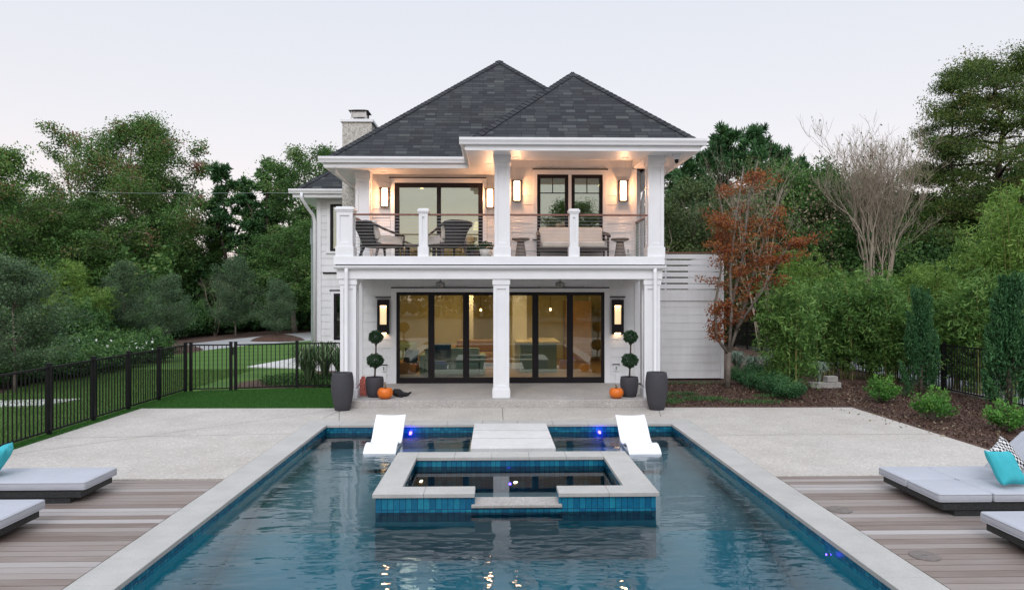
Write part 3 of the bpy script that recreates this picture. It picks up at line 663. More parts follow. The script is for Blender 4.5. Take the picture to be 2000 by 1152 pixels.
# --- slab, step
s_ = MB(); s_.box(-3.50, 3.76, 15.76, YL + 0.2, -0.1, ZF); s_.build('porch_slab', M_['step'], house, bevel=0.012)
s_ = MB(); s_.box(HX0 + 0.01, HX1 - 0.01, YL - 0.0, 33.9, -0.1, 0.12); s_.build('foundation', M_['block'], house)
# --- columns
def column(cx, cy, z0, z1, w, base, cap, name='porch_column', pedestal=False):
    b = MB(); h = w / 2; r = 0.03; st = 0.075
    b.box(cx - h + r, cx + h - r, cy - h + r, cy + h - r, z0 + base, z1 - cap)
    b.box(cx - h - 0.022, cx + h + 0.022, cy - h - 0.022, cy + h + 0.022, z0, z0 + base); b.box(cx - h - 0.02, cx + h + 0.02, cy - h - 0.02, cy + h + 0.02, z1 - cap, z1)
    za, zb = z0 + base, z1 - cap
    for s in (-1, 1):
        for q in (-1, 1):
            b.box(cx + q * h, cx + q * (h - st), cy + s * h, cy + s * (h - st), za, zb)      # corner stiles
    for s in (-1, 1):
        for a0, a1 in ((za, za + 0.09), (zb - 0.09, zb)):
            b.box(cx - h + st, cx + h - st, cy + s * h, cy + s * (h - r), a0, a1); b.box(cx + s * h, cx + s * (h - r), cy - h + st, cy + h - st, a0, a1)
    root = b.build(name, M_['trim'], house, bevel=0.004)
    if pedestal:
        c = MB(); e = h + 0.035; c.box(cx - e, cx + e, cy - e, cy + e, z1, z1 + 0.045); i = len(c.v)
        e2 = h + 0.01; c.box(cx - e2, cx + e2, cy - e2, cy + e2, z1 + 0.045, z1 + 0.075); c.build('post_cap', M_['trim'], root, bevel=0.004)
    return root
cy = 16.1 + 0.19
for cx in (-3.315, 0.14, 3.58): column(cx, cy, ZF, 2.86, 0.36, 0.19, 0.13)
column(0.16, cy, ZU, 5.67, 0.35, 0.22, 0.18, 'balcony_column'); column(3.67, cy, ZU, 5.67, 0.36, 0.22, 0.18, 'balcony_column')
column(P(708, 400, 18.3).x, 18.3 + 0.18, ZU, 5.67, 0.36, 0.22, 0.18, 'balcony_column')
ped = column(-3.385, cy - 0.05, ZU - 0.0, P(0, 408, 16.05).z, 0.36, 0.22, 0.03, 'corner_pedestal', True)
for px in (827, 1121):
    column(P(px, 450, 16.15).x, 16.2, ZU, P(0, 411, 16.1).z, 0.20, 0.22, 0.03, 'newel_post', True)
# --- balcony floor, fascia, gutter, beam
b = MB(); b.box(-3.6, 3.84, 16.22, YL, 3.22, ZU - 0.004); b.build('balcony_floor', M_['riser'], house)
b = MB(); b.box(-3.62, 3.84, 16.0, 16.22, 3.185, ZU); b.box(-3.62, -3.42, 16.22, 18.8, 3.185, ZU); b.box(3.62, 3.84, 16.22, 18.8, 3.185, ZU); b.build('balcony_fascia', M_['trim'], house, bevel=0.005)
b = MB(); b.box(-3.58, 3.80, 16.03, 16.2, 3.165, 3.185); b.build('dark_strip', M_['black'], house)  # thin black strip between balcony fascia and beam
b = MB(); b.box(-3.56, 3.80, 16.06, 16.44, 2.86, 3.165); b.box(-3.56, -3.18, 16.44, YL, 2.86, 3.165); b.box(3.42, 3.80, 16.44, YL, 2.86, 3.165); b.build('beam', M_['trim'], house, bevel=0.005)
b = MB(); b.box(-3.18, 3.42, 16.44, YL, 2.95, 3.0); b.build('porch_ceiling', M_['trim'], house)
def halfround(y, z, r): return [(y - r + r * math.cos(math.pi * (1 + k / 8)), z + r * math.sin(math.pi * (1 + k / 8))) for k in range(9)] + [(y - 0.006, z + 0.004), (y - 2 * r + 0.0, z + 0.012)]
b = MB(); b.extr(halfround(16.055, 3.145, 0.062), -3.60, 3.86, 'x')
x = -3.1
while x < 3.8: b.extr(halfround(16.06, 3.146, 0.067), x, x + 0.012, 'x'); x += 0.73
b.build('gutter', M_['gutter'], house, label='half round gutter below the balcony edge')
for px in (676, 1280):
    x = P(px, 560, 15.96).x; b = MB(); b.tube([(x, 15.99, 3.1), (x, 15.985, 3.0), (x, 15.98, 2.9), (x, 16.0, 0.35), (x, 15.93, 0.22)], 0.045, 14); b.build('downspout', M_['gutter'], house, smooth=True)
# --- railings
zr = P(0, 415.5, 16.2).z
def bay(p0, p1, zt):
    r = MB(); a = Vector((*p0, 0)); c = Vector((*p1, 0)); d = (c - a).normalized(); n = Vector((-d.y, d.x, 0)); hw = 0.045
    pts = [(a - n * hw), (c - n * hw), (c + n * hw), (a + n * hw)]
    r.prism([(p.x, p.y) for p in pts], zt - 0.04, zt); rr = r.build('handrail', M_['rail'], house, bevel=0.008)
    k = MB(); 
    for i in range(12):
        z = ZU + 0.07 + i * 0.074
        if z < zt - 0.06: k.tube([(a.x, a.y, z), (c.x, c.y, z)], 0.0038, 5)
    k.build('cable_railing', M_['steel'], rr)
yr = 16.2
xn1, xn2 = P(827, 450, 16.15).x, P(1121, 450, 16.15).x
bay((-3.2, yr), (xn1 - 0.11, yr), zr); bay((xn1 + 0.11, yr), (-0.02, yr), zr); bay((0.34, yr), (xn2 - 0.11, yr), zr); bay((xn2 + 0.11, yr), (3.49, yr), zr)
bay((-3.32, 16.45), (-3.32, 18.3), zr); bay((3.56, 16.5), (3.56, 17.78), zr)
b = MB(); b.box(-3.35, -3.29, 17.7, 17.76, ZU, zr - 0.05); b.build('rail_post', M_['riser'], house)
b = MB(); b.box(3.53, 3.59, 17.7, 17.76, ZU, zr - 0.05)
for i in range(12): b.lathe([(0.016, 0), (0.016, 0.03)], (3.56, 17.72, ZU + 0.055 + i * 0.074), 8)
b.build('rail_post', M_['riser'], house)
# --- soffits
ZS = 5.67
b = MB()
b.box(-0.66, 4.50, 15.46, 16.12, ZS, 5.73); b.box(3.86, 4.50, 16.12, 24, ZS, 5.73); b.box(-0.66, -0.02, 16.12, 17.65, ZS, 5.73)
b.box(-4.24, -0.02, 17.65, 18.32, ZS, 5.73); b.box(-4.24, -3.58, 18.32, 34, ZS, 5.73); b.box(-3.58, -0.02, 18.32, YL, ZS + 0.002, 5.73)
b.box(-0.02, 3.86, 16.12, 16.62, ZS + 0.002, 5.99); b.box(3.45, 3.86, 16.62, YR, ZS + 0.002, 5.99); b.box(-0.02, 0.24, 16.62, YR, ZS + 0.002, 5.99); b.box(-0.02, XB, YR, YL, ZS + 0.002, 5.99)
b.build('soffit', M_['trim'], house)
b = MB(); b.box(0.24, 3.45, 16.62, YR, 5.93, 5.99); b.build('balcony_ceiling', M_['trim'], house)
# --- eave gutters (k style) & fascias
def kprof(y, s): return [(y, 5.76), (y - s * 0.085, 5.76), (y - s * 0.095, 5.80), (y - s * 0.125, 5.85), (y - s * 0.125, 5.90), (y - s * 0.11, 5.905), (y - s * 0.11, 5.895), (y, 5.895)]
RX0, RX1, RY0 = -0.56, 4.48, 15.46; LX0, LX1, LY0 = -4.22, 4.48, 17.66
b = MB(); b.extr(kprof(RY0, 1), RX0 - 0.215, RX1 + 0.13, 'x'); b.build('eave_gutter', M_['gutter'], house)
b = MB(); b.extr(kprof(RX0 - 0.09, 1), RY0, LY0 - 0.125, 'y'); b.build('eave_gutter', M_['gutter'], house)
b = MB(); b.extr(kprof(LY0, 1), LX0 - 0.125, RX0 - 0.09, 'x'); b.build('eave_gutter', M_['gutter'], house)
b = MB(); b.extr(kprof(LX0, 1), LY0, 34, 'y'); b.build('eave_gutter', M_['gutter'], house)
b = MB(); b.extr(kprof(RX1, -1), RY0, 26, 'y'); b.build('eave_gutter', M_['gutter'], house)
b = MB(); b.box(RX0 - 0.09, RX1, RY0 - 0.001, RY0 + 0.03, ZS - 0.03, 5.86); b.box(RX0 - 0.09, RX0 - 0.06, RY0 + 0.03, LY0, ZS - 0.03, 5.86); b.box(RX1 - 0.03, RX1 + 0.0, RY0 + 0.03, 26, ZS - 0.03, 5.86)
b.box(LX0, RX0 - 0.06, LY0, LY0 + 0.03, ZS - 0.03, 5.86); b.box(LX0, LX0 + 0.03, LY0 + 0.03, 34, ZS - 0.03, 5.86); b.build('fascia_board', M_['trim'], house, bevel=0.003)
# --- roofs
def hip(x0, x1, y0, y1, ze, za, back=True, ridge_y=None, name='hip_roof'):
    b = MB(); xm = (x0 + x1) / 2; ya = ridge_y; yb = y1
    A = Vector((x0, y0, ze)); B = Vector((x1, y0, ze)); T = Vector((xm, ya, za)); T2 = Vector((xm, yb, za)); Cc = Vector((x1, yb, ze)); D = Vector((x0, yb, ze))
    b.poly([A, B, T]); b.poly([B, Cc, T2, T]); b.poly([D, A, T, T2]); b.poly([Cc, D, T2]); b.poly([D, Cc, B, A], 1)
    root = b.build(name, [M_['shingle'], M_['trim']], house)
    c = MB(); rnd = random.Random(3)
    def caps(p, q, up, n1, n2):
        d = (q - p); n = int(d.length / 0.145); d.normalize(); hw = 0.14
        for k in range(n):
            s0 = p + d * (0.145 * k); s1 = s0 + d * 0.18; lift = 0.012; l2 = 0.026
            for nn in (n1, n2):
                s = nn.cross(d); s = s if s.z < 0 else -s; s.normalize(); o0, o1 = nn * lift, nn * l2; tt = rnd.random()
                # lower end thick, tapering under the next cap
                a0, a1 = s0 + o1, s1 + o0; e0, e1 = a0 + s * hw, a1 + s * hw
                c.quad(a0, a1, e1, e0, 0, tt); c.quad(a0, e0, e0 - nn * 0.03, a0 - nn * 0.03, 0, 0.0); c.quad(e0, e1, e1 - nn * 0.03, e0 - nn * 0.03, 0, 0.1)
    nf = (B - A).cross(T - A).normalized(); nr = (Cc - B).cross(T - B).normalized(); nl = (A - D).cross(T - D).normalized()
    caps(A, T, None, nf, nl); caps(B, T, None, nf, nr); caps(T, T2, None, nl, nr)
    c.build('ridge_caps', M_['cap'], root); return root
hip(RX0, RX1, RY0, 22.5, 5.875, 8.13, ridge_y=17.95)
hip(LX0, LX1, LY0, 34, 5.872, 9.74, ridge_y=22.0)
# --- left wing
WY = 23.6
w = MB(); lapwall(w, -5.86, HX0, 0, 5.7, front(WY), [(P(645, 0, WY).x, P(645, 0, WY).x + 1.0, P(0, 490, WY).z, P(0, 397, WY).z), (P(652, 0, WY).x, P(652, 0, WY).x + 0.9, P(0, 665, WY).z, P(0, 573, WY).z)])
lapwall(w, -32, -WY, 0, 5.7, leftw(-5.86)); w.quad((-5.86, 32, 0), (HX0, 32, 0), (HX0, 32, 5.7), (-5.86, 32, 5.7)); w.build('wing_wall', M_['siding'], house)
t = MB(); t.box(-5.88, -5.74, WY - 0.035, WY + 0.02, 0, 5.66)
for px, z0, z1, wdt in ((645, P(0, 490, WY).z, P(0, 397, WY).z, 1.0), (652, P(0, 665, WY).z, P(0, 573, WY).z, 0.9)):
    x = P(px, 0, WY).x; t.box(x - 0.09, x, WY - 0.03, WY + 0.05, z0, z1 + 0.1); t.box(x, x + wdt, WY - 0.03, WY + 0.05, z1, z1 + 0.1); t.box(x - 0.14, x + wdt, WY - 0.05, WY + 0.05, z0 - 0.07, z0)
t.build('wing_casing', M_['trim'], house)
for px, z0, z1, wdt in ((645, P(0, 490, WY).z, P(0, 397, WY).z, 1.0), (652, P(0, 665, WY).z, P(0, 573, WY).z, 0.9)):
    x = P(px, 0, WY).x; window('window', x, x + wdt, z0, z1, WY, 0.09, 'glass_up')
flash(631, 684, 533, WY, 0.05); flash(644, 690, 567, WY, 0.04)
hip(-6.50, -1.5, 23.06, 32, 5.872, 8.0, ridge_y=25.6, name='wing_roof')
b = MB(); b.box(-6.52, -3.6, 23.05, 23.6, ZS, 5.73); b.box(-6.52, -5.88, 23.6, 32, ZS, 5.73); b.build('wing_soffit', M_['trim'], house)
b = MB(); b.extr(kprof(23.06, 1), -6.63, -3.62, 'x'); b.box(-6.52, -3.62, 23.06, 23.09, ZS - 0.03, 5.76); b.build('eave_gutter', M_['gutter'], house)
b = MB(); b.extr(kprof(-6.50, 1), 23.06, 32, 'y'); b.build('eave_gutter', M_['gutter'], house)
b = MB(); b.tube([(-6.22, 23.0, 5.78), (-6.22, 23.0, 5.62), (-6.12, 23.2, 5.38), (-5.97, 23.5, 5.1), (-5.93, 23.53, 4.9), (-5.93, 23.53, 0.1)], 0.055, 10); b.build('downspout', M_['gutter'], house, smooth=True)
a0 = P(665, 349, 17.9); b = MB(); b.tube([(-4.0, 17.8, 5.70), (-3.98, 17.85, 5.56), (-3.85, 18.3, 5.42), (-3.66, 18.75, 5.3), (-3.66, 18.85, 5.1), (-3.66, 18.85, 0.1)], 0.045, 10); b.build('downspout', M_['gutter'], house, smooth=True)
b = MB(); b.tube([(4.2, 17.6, 5.70), (4.2, 17.62, 5.5), (4.1, 17.7, 5.38), (3.95, 18.2, 5.3), (3.93, 18.6, 5.2), (3.93, 18.85, 5.0), (3.93, 18.9, 0.1)], 0.05, 10); b.build('downspout', M_['gutter'], house, smooth=True)
# meter box and conduits on the wing's corner
b = MB(); b.tube([(-6.18, 24.2, 0), (-6.18, 24.2, 4.2)], 0.05, 8); b.tube([(-6.02, 24.2, 0), (-6.02, 24.2, 3.4)], 0.025, 6); b.box(-6.25, -5.95, 24.15, 24.3, 4.2, 4.75); b.tube([(-6.16, 24.2, 4.75), (-6.16, 24.2, 5.4)], 0.05, 8); b.build('meter_box', M_['riser'], house, bevel=0.01)
# --- chimney
b = MB(); cx0, cx1 = P(668.5, 228, 21).x, P(726, 228, 21).x; zc = P(0, 235, 21).z
b.box(cx0, cx1, 21.0, 21.95, 0, zc); ch = b.build('chimney', M_['stucco'], house)
b = MB(); b.box(cx0 - 0.05, cx1 + 0.05, 20.95, 22.0, zc, zc + 0.09); b.build('chimney_crown', M_['trim'], ch, bevel=0.01)
b = MB(); xa, xb = P(686, 0, 21.3).x, P(716, 0, 21.3).x; z1 = P(0, 213, 21.3).z
for x in (xa, xb - 0.03):
    for y in (21.25, 21.72): b.box(x, x + 0.03, y, y + 0.03, zc + 0.09, z1)
b.box(xa + 0.03, xb - 0.03, 21.28, 21.72, zc + 0.22, z1 - 0.0); b.lathe([(0.1, 0), (0.1, 0.13)], ((xa + xb) / 2, 21.5, zc + 0.09), 14)
b.build('flue', M_['nickel'], ch)
b = MB(); i = 0; e = 0.07; A, B, C_, D_ = (xa - e, 21.18, z1), (xb + e, 21.18, z1), (xb + e, 21.82, z1), (xa - e, 21.82, z1); T1, T2 = (xa + 0.1, 21.5, z1 + 0.1), (xb - 0.1, 21.5, z1 + 0.1)
b.poly([A, B, T2, T1]); b.poly([B, C_, T2]); b.poly([C_, D_, T1, T2]); b.poly([D_, A, T1]); b.poly([D_, C_, B, A]); b.build('chimney_hood', M_['black'], ch)
# --- upper wall lights, lower wall lights, downlights
def sconce(px, py0, py1, Y):
    a = P(px, py0, Y); z0 = P(px, py1, Y).z; x = a.x; z1 = a.z; r = 0.085
    b = MB()
    pr = [(x + r * 0.86 * math.cos(math.pi + math.pi * k / 10), Y - 0.03 + r * 1.1 * math.sin(math.pi + math.pi * k / 10)) for k in range(11)]
    l = bpy.data.lights.new('lamp_glow', 'POINT'); l.energy = 20; l.color = (1, 0.46, 0.21); l.shadow_soft_size = 0.06; lo = bpy.data.objects.new('lamp_glow', l); COL.objects.link(lo); lo.location = (x, Y - 0.22, (z0 + z1) / 2)
    b.prism(pr, z0 + 0.02, z1 - 0.03); root = b.build('wall_light', M_['lamp'], house, smooth=False, label='lit half cylinder wall light')
    lo.parent = root; lo.location -= origin(root)
    c = MB(); c.box(x - 0.13, x + 0.13, Y - 0.15, Y - 0.001, z1 - 0.03, z1 - 0.01); c.box(x - 0.10, x + 0.10, Y - 0.12, Y - 0.001, z0, z0 + 0.02); c.box(x - 0.105, x + 0.105, Y - 0.03, Y - 0.002, z0, z1 - 0.03)
    for s in (-1, 1): c.box(x + s * 0.078, x + s * 0.105, Y - 0.085, Y - 0.03, z0 + 0.02, z1 - 0.03)
    c.build('lamp_frame', M_['bronze'], root)
sconce(752, 367, 405, YL); sconce(957, 369, 407, YL); sconce(1009.5, 353, 394, YR); sconce(1216.5, 353, 394, YR)
for px in (749.5, 1205.5):
    a = P(px, 585, YL); z0 = P(px, 652, YL).z; x = a.x; z1 = a.z; h = 0.155
    b = MB(); s0, s1 = P(0, 597, YL).z, P(0, 634, YL).z; sh = 0.09
    b.box(x - h, x - sh, YL - 0.13, YL - 0.012, z0, z1); b.box(x + sh, x + h, YL - 0.13, YL - 0.012, z0, z1); b.box(x - sh, x + sh, YL - 0.129, YL - 0.012, s0, z1); b.box(x - sh, x + sh, YL - 0.129, YL - 0.012, z0 + 0.04, s1)
    root = b.build('box_wall_light', M_['black'], house, bevel=0.003, label='tall black box wall light with a lit slot')
    b = MB(); b.box(x - sh, x + sh, YL - 0.05, YL - 0.03, s1, s0); b.build('lit_panel', M_['slot'], root)
    b = MB(); b.box(x - 0.07, x + 0.07, YL - 0.12, YL - 0.06, s0 - 0.02, s0 - 0.004); b.box(x - 0.07, x + 0.07, YL - 0.11, YL - 0.05, z0 + 0.015, z0 + 0.03); b.build('lamp_strip', M_['glow'], root)
def downlight(x, y, z, e=3.0):
    b = MB(); b.lathe([(0.001, -0.004), (0.055, -0.004), (0.055, 0.01)], (x, y, z - 0.004), 16); root = b.build('recessed_light', M_['glow'], house)
    b = MB(); b.lathe([(0.057, -0.012), (0.08, -0.008), (0.08, 0.006), (0.057, 0.008)], (x, y, z), 16); b.build('trim_ring', M_['trim'], root)
    l = bpy.data.lights.new('downlight', 'SPOT'); l.energy = e; l.color = (1, 0.48, 0.22); l.spot_size = 2.2; l.spot_blend = 0.8; l.shadow_soft_size = 0.05
    lo = bpy.data.objects.new('downlight', l); COL.objects.link(lo); lo.parent = root; lo.location = Vector((x, y, z - 0.03)) - origin(root)
for x, y in ((P(750, 0, 18.45).x, 18.45), (P(948, 0, 18.45).x, 18.45), (P(1008, 0, 16.45).x, 16.42), (P(1220, 0, 16.45).x, 16.42)): downlight(x, y, ZS + 0.002, 4.5)
downlight(P(1009, 0, 17.4).x, 17.4, 5.93, 32); downlight(P(1215, 0, 17.4).x, 17.4, 5.93, 32); downlight(-0.15, 17.2, ZS, 8)
# --- ceiling fans (porch)
for px in (860, 1094):
    x = P(px, 556, 17.4).x; b = MB(); b.lathe([(0.012, -0.02), (0.06, -0.02), (0.10, 0.0), (0.115, 0.03), (0.115, 0.09), (0.09, 0.115), (0.03, 0.13), (0.016, 0.15), (0.016, 0.24), (0.05, 0.26)], (x, 17.4, 2.70), 24)
    root = b.build('ceiling_fan', M_['nickel'], house, smooth=True)
    for k in range(3):
        an = math.radians(15 + 120 * k); b = MB(); Mx = Matrix.Translation((x, 17.4, 2.70)) @ Matrix.Rotation(an, 4, 'Z') @ Matrix.Rotation(0.15, 4, 'X')
        b.box(0.10, 0.66, -0.055, 0.055, -0.005, 0.005, M=Mx); b.build('fan_blade', M_['riser'], root, bevel=0.004)
# --- security camera under the right soffit
a = P(1322, 290, 15.9); b = MB(); b.box(a.x - 0.09, a.x + 0.07, 15.85, 15.99, 5.60, 5.67); root = b.build('security_camera', M_['trim'], house, bevel=0.01)
b = MB(); b.lathe([(0.001, -0.085), (0.03, -0.075), (0.045, -0.045), (0.05, 0.0)], (a.x, 15.92, 5.545), 18); b.build('lens_dome', M_['black'], root, smooth=True)
b = MB(); b.lathe([(0.055, 0.0), (0.06, 0.02), (0.06, 0.055), (0.03, 0.06)], (a.x, 15.92, 5.545), 18); b.build('camera_body', M_['trim'], root, smooth=True)
# --- interior shells
b = MB(); yb = 26.0
b.quad((HX0 + 0.1, yb, 0.17), (HX1 - 0.1, yb, 0.17), (HX1 - 0.1, yb, 2.95), (HX0 + 0.1, yb, 2.95)); b.quad((HX0 + 0.1, YL + 0.1, 0.17), (HX0 + 0.1, yb, 0.17), (HX0 + 0.1, yb, 2.95), (HX0 + 0.1, YL + 0.1, 2.95)); b.quad((HX1 - 0.1, yb, 0.17), (HX1 - 0.1, YL + 0.1, 0.17), (HX1 - 0.1, YL + 0.1, 2.95), (HX1 - 0.1, yb, 2.95))
b.quad((HX0 + 0.1, 24.0, ZU), (HX1 - 0.1, 24.0, ZU), (HX1 - 0.1, 24.0, 5.72), (HX0 + 0.1, 24.0, 5.72)); b.quad((HX0 + 0.1, YL + 0.1, ZU), (HX0 + 0.1, 24, ZU), (HX0 + 0.1, 24, 5.72), (HX0 + 0.1, YL + 0.1, 5.72)); b.quad((0.9, 24, ZU), (0.9, YL + 0.1, ZU), (0.9, YL + 0.1, 5.72), (0.9, 24, 5.72))
b.box(0.55, 1.0, 22.4, 22.8, 0.17, 2.95, 1); b.box(-1.05, -0.75, 24.5, 24.8, 0.17, 2.95, 1)
b.build('interior_wall', [M_['wall_in'], M_['ceil_in']], house)
b = MB(); b.box(HX0 + 0.05, HX1 - 0.05, YL + 0.08, 26, 0.13, 0.168); b.box(HX0 + 0.05, HX1 - 0.05, YR + 0.1 + 1.0, 24, ZU - 0.04, ZU - 0.006); b.build('interior_floor', M_['floor_in'], house)
b = MB(); b.box(HX0 + 0.05, HX1 - 0.05, YL + 0.08, 26, 2.95, 3.0); b.box(HX0 + 0.05, HX1 - 0.05, YL + 0.08, 24, 5.72, 5.76); b.build('interior_ceiling', M_['ceil_in'], house)
def room(x, y, z, e, sz=0.07):
    b = MB(); b.lathe([(0.05, 0.0), (0.05, 0.02), (0.04, 0.03)], (x, y, z - 0.03), 18); root = b.build('ceiling_light', M_['dim'], house)
    l = bpy.data.lights.new('room_light', 'AREA'); l.energy = e; l.size = sz; l.color = (1, 0.70, 0.34)
    lo = bpy.data.objects.new('room_light', l); COL.objects.link(lo); lo.parent = root; lo.location = Vector((x, y, z - 0.05)) - origin(root)
for x, y in ((-2.2, 21.2), (0.6, 21.0), (2.4, 22.5), (-1.0, 24.0)): room(x, y, 2.945, 28)
room(-2.2, 21.4, 5.715, 15); room(-0.3, 22.5, 5.715, 13); room(2.2, 20.5, 5.715, 2)
# ================================================================== OBJECTS
# --- tall planters and topiary pots
def planter(loc, label):
    r = empty('tall_planter', loc, label, 'planter', 'tall charcoal planters at the porch corners')
    b = MB(); prof = [(0.155, 0.0), (0.165, 0.01), (0.195, 0.15), (0.228, 0.33), (0.243, 0.48), (0.244, 0.58), (0.235, 0.70), (0.218, 0.79), (0.213, 0.815), (0.192, 0.815), (0.188, 0.78), (0.20, 0.62)]
    o = b.lathe(prof, (0, 0, 0), 40).build('pot', M_['dark'], smooth=True); o.parent = r
    b = MB(); o = b.lathe([(0.198, 0.60), (0.198, 0.62)], (0, 0, 0), 24).build('soil', M_['soil']); o.parent = r
    return r
planter((-3.32, 15.54, 0), 'tall charcoal planter beside the left porch column next to the lawn'); planter((3.53, 15.46, 0), 'tall charcoal planter beside the right porch column next to the mulch bed')
leafball = tinted('boxwood_leaves', [(0, (0.012, 0.04, 0.016)), (0.6, (0.028, 0.075, 0.030)), (1, (0.06, 0.12, 0.05))], 0.5, 0.12)
def quads_mesh(name, C, D, S, l, w, tint, mat_):
    """leaves: centres C, long axis D, side axis S, lengths l, widths w"""
    n = len(C); V = np.empty((n, 4, 3), 'f'); l = l[:, None]; w = w[:, None]
    V[:, 0] = C - D * l * 0.5; V[:, 1] = C + S * w * 0.5 - D * l * 0.08; V[:, 2] = C + D * l * 0.5; V[:, 3] = C - S * w * 0.5 - D * l * 0.08
    me = bpy.data.meshes.new(name); me.vertices.add(n * 4); me.vertices.foreach_set('co', V.ravel())
    me.loops.add(n * 4); me.loops.foreach_set('vertex_index', np.arange(n * 4, dtype='i'))
    me.polygons.add(n); me.polygons.foreach_set('loop_start', np.arange(0, n * 4, 4, dtype='i')); me.polygons.foreach_set('loop_total', np.full(n, 4, 'i'))
    at = me.attributes.new('tint', 'FLOAT', 'FACE'); at.data.foreach_set('value', np.clip(tint, 0, 1).astype('f'))
    me.materials.append(mat_); me.update(calc_edges=True); return me
def unit(a): return a / np.maximum(np.linalg.norm(a, axis=1), 1e-6)[:, None]
def leaves(rng, name, C, size, asp, mat_, tint, bias=None, k=0.0, out=None):
    n = len(C); D = rng.normal(size=(n, 3))
    if bias is not None: D = D * (1 - k) + np.asarray(bias) * k * 1.7
    D = unit(D); S = unit(np.cross(D, rng.normal(size=(n, 3))))
    l = size * rng.uniform(0.6, 1.35, n)
    return quads_mesh(name, C, D, S, l, l * asp, tint, mat_)
def link(name, me, parent=None):
    o = bpy.data.objects.new(name, me); COL.objects.link(o)
    if parent is not None: o.parent = parent
    return o
def topiary(loc, label, seed):
    rng = np.random.default_rng(seed)
    r = empty('topiary', loc, label, 'topiary', 'potted ball topiaries by the doors')
    b = MB(); o = b.lathe([(0.14, 0), (0.155, 0.01), (0.185, 0.12), (0.207, 0.28), (0.210, 0.36), (0.20, 0.43), (0.197, 0.455), (0.178, 0.455), (0.175, 0.42)], (0, 0, 0), 36).build('pot', M_['dark'], smooth=True); o.parent = r
    b = MB(); o = b.lathe([(0.176, 0.40), (0.176, 0.42)], (0, 0, 0), 24).build('soil', M_['soil']); o.parent = r
    b = MB(); b.tube([(0, 0, 0.4), (0.012, 0.0, 0.6), (0.02, 0, 0.85), (0.03, 0, 1.05), (0.035, 0, 1.36)], [0.022, 0.02, 0.018, 0.018, 0.015], 8)
    for k in range(5): a = k * 1.3; b.tube([(0.012, 0, 0.62), (0.012 + 0.09 * math.cos(a), 0.09 * math.sin(a), 0.74)], [0.01, 0.005], 5); b.tube([(0.03, 0, 1.16), (0.03 + 0.07 * math.cos(a), 0.07 * math.sin(a), 1.28)], [0.009, 0.004], 5)
    o = b.build('stem', M_['darkbark'], smooth=True); o.parent = r
    for (x, z, rx, rz, n) in ((0.015, 0.83, 0.20, 0.165, 2600), (0.03, 1.37, 0.17, 0.155, 2200)):
        u = unit(rng.normal(size=(n, 3))); rr = rng.uniform(0.35, 1, n) ** 0.5 * (1 + 0.06 * np.sin(u[:, 0] * 9) * np.cos(u[:, 2] * 7))
        C = u * rr[:, None] * np.array([rx, rx, rz]) + np.array([x, 0, z]); cl = np.sin(u[:, 0] * 8 + seed) * np.cos(u[:, 2] * 9) * 0.25
        D = unit(u * 0.9 + rng.normal(size=(n, 3)) * 0.7); S = unit(np.cross(D, rng.normal(size=(n, 3)))); l = rng.uniform(0.025, 0.05, n)
        link('foliage', quads_mesh('foliage', C, D, S, l, l * 0.5, rng.uniform(0, 1, n) * 0.7 + cl + 0.15, leafball), r)
    return r
topiary((-2.76, 16.35, ZF), 'double ball topiary in a charcoal pot behind the left pumpkin', 1); topiary((3.08, 16.25, ZF), 'double ball topiary in a charcoal pot behind the right pumpkin', 2)
# --- pumpkins
def pumpkin(loc, s, label, hstem, rz):
    r = empty('pumpkin', loc, label, 'pumpkin', 'orange pumpkins on the porch edge', rz)
    prof = []
    for k in range(15):
        a = -math.pi / 2 + math.pi * k / 14; rr = max(0.004, math.cos(a)) ** 0.75 * 0.175; z = 0.138 + 0.138 * math.sin(a) * (1 if k < 12 else 0.97)
        if k >= 12: z -= 0.012 * (k - 11)
        prof.append((rr * s, z * s))
    b = MB(); o = b.lathe(prof, (0, 0, 0), 72, fn=lambda an, z: 1 - 0.045 * abs(math.cos(an * 6)) ** 6 + 0.02 * math.sin(an * 2 + 1)).build('skin', M_['pumpkin'], smooth=True); o.parent = r
    b = MB(); z = 0.25 * s; o = b.tube([(0, 0, z - 0.02), (0.0, 0, z + hstem * 0.4), (-0.015, 0.01, z + hstem * 0.75), (0.005, 0.02, z + hstem)], [0.032, 0.02, 0.016, 0.02], 7).build('stem', M_['stem'], smooth=True); o.parent = r
    return r
pumpkin((-2.47, 16.04, ZF), 0.98, 'orange pumpkin with a tall dry stem beside the left topiary pot', 0.13, 0); pumpkin((2.74, 16.0, ZF), 0.92, 'orange pumpkin with a short stem beside the right topiary pot', 0.07, 2)
# --- black ornament beside left pumpkin, bag behind the pot
o_r = empty('halloween_ornament', (-2.2, 16.35, ZF), 'small black furry ornament lying on the porch beside the left pumpkin', 'ornament')
rng = np.random.default_rng(7); b = MB(); b.tube([(-0.16, 0, 0.07), (-0.1, 0, 0.10), (0.0, -0.01, 0.09), (0.09, -0.01, 0.06), (0.17, 0, 0.055), (0.24, 0.01, 0.06)], [0.04, 0.085, 0.09, 0.055, 0.045, 0.02], 14)
o = b.build('body', M_['blackfur'], smooth=True); o.parent = o_r
b = MB(); b.tube([(-0.02, -0.06, 0.07), (0.04, -0.12, 0.03), (0.1, -0.14, 0.015)], [0.035, 0.025, 0.015], 8); b.tube([(0.2, 0, 0.06), (0.27, 0.0, 0.10), (0.29, 0, 0.09)], [0.03, 0.02, 0.008], 8); o = b.build('limb', M_['blackfur'], smooth=True); o.parent = o_r
b = MB(); b.lathe([(0.001, -0.02), (0.022, -0.008), (0.022, 0.008), (0.001, 0.02)], (0.02, -0.09, 0.05), 12); o = b.build('white_eye', M_['cream'], smooth=True); o.parent = o_r
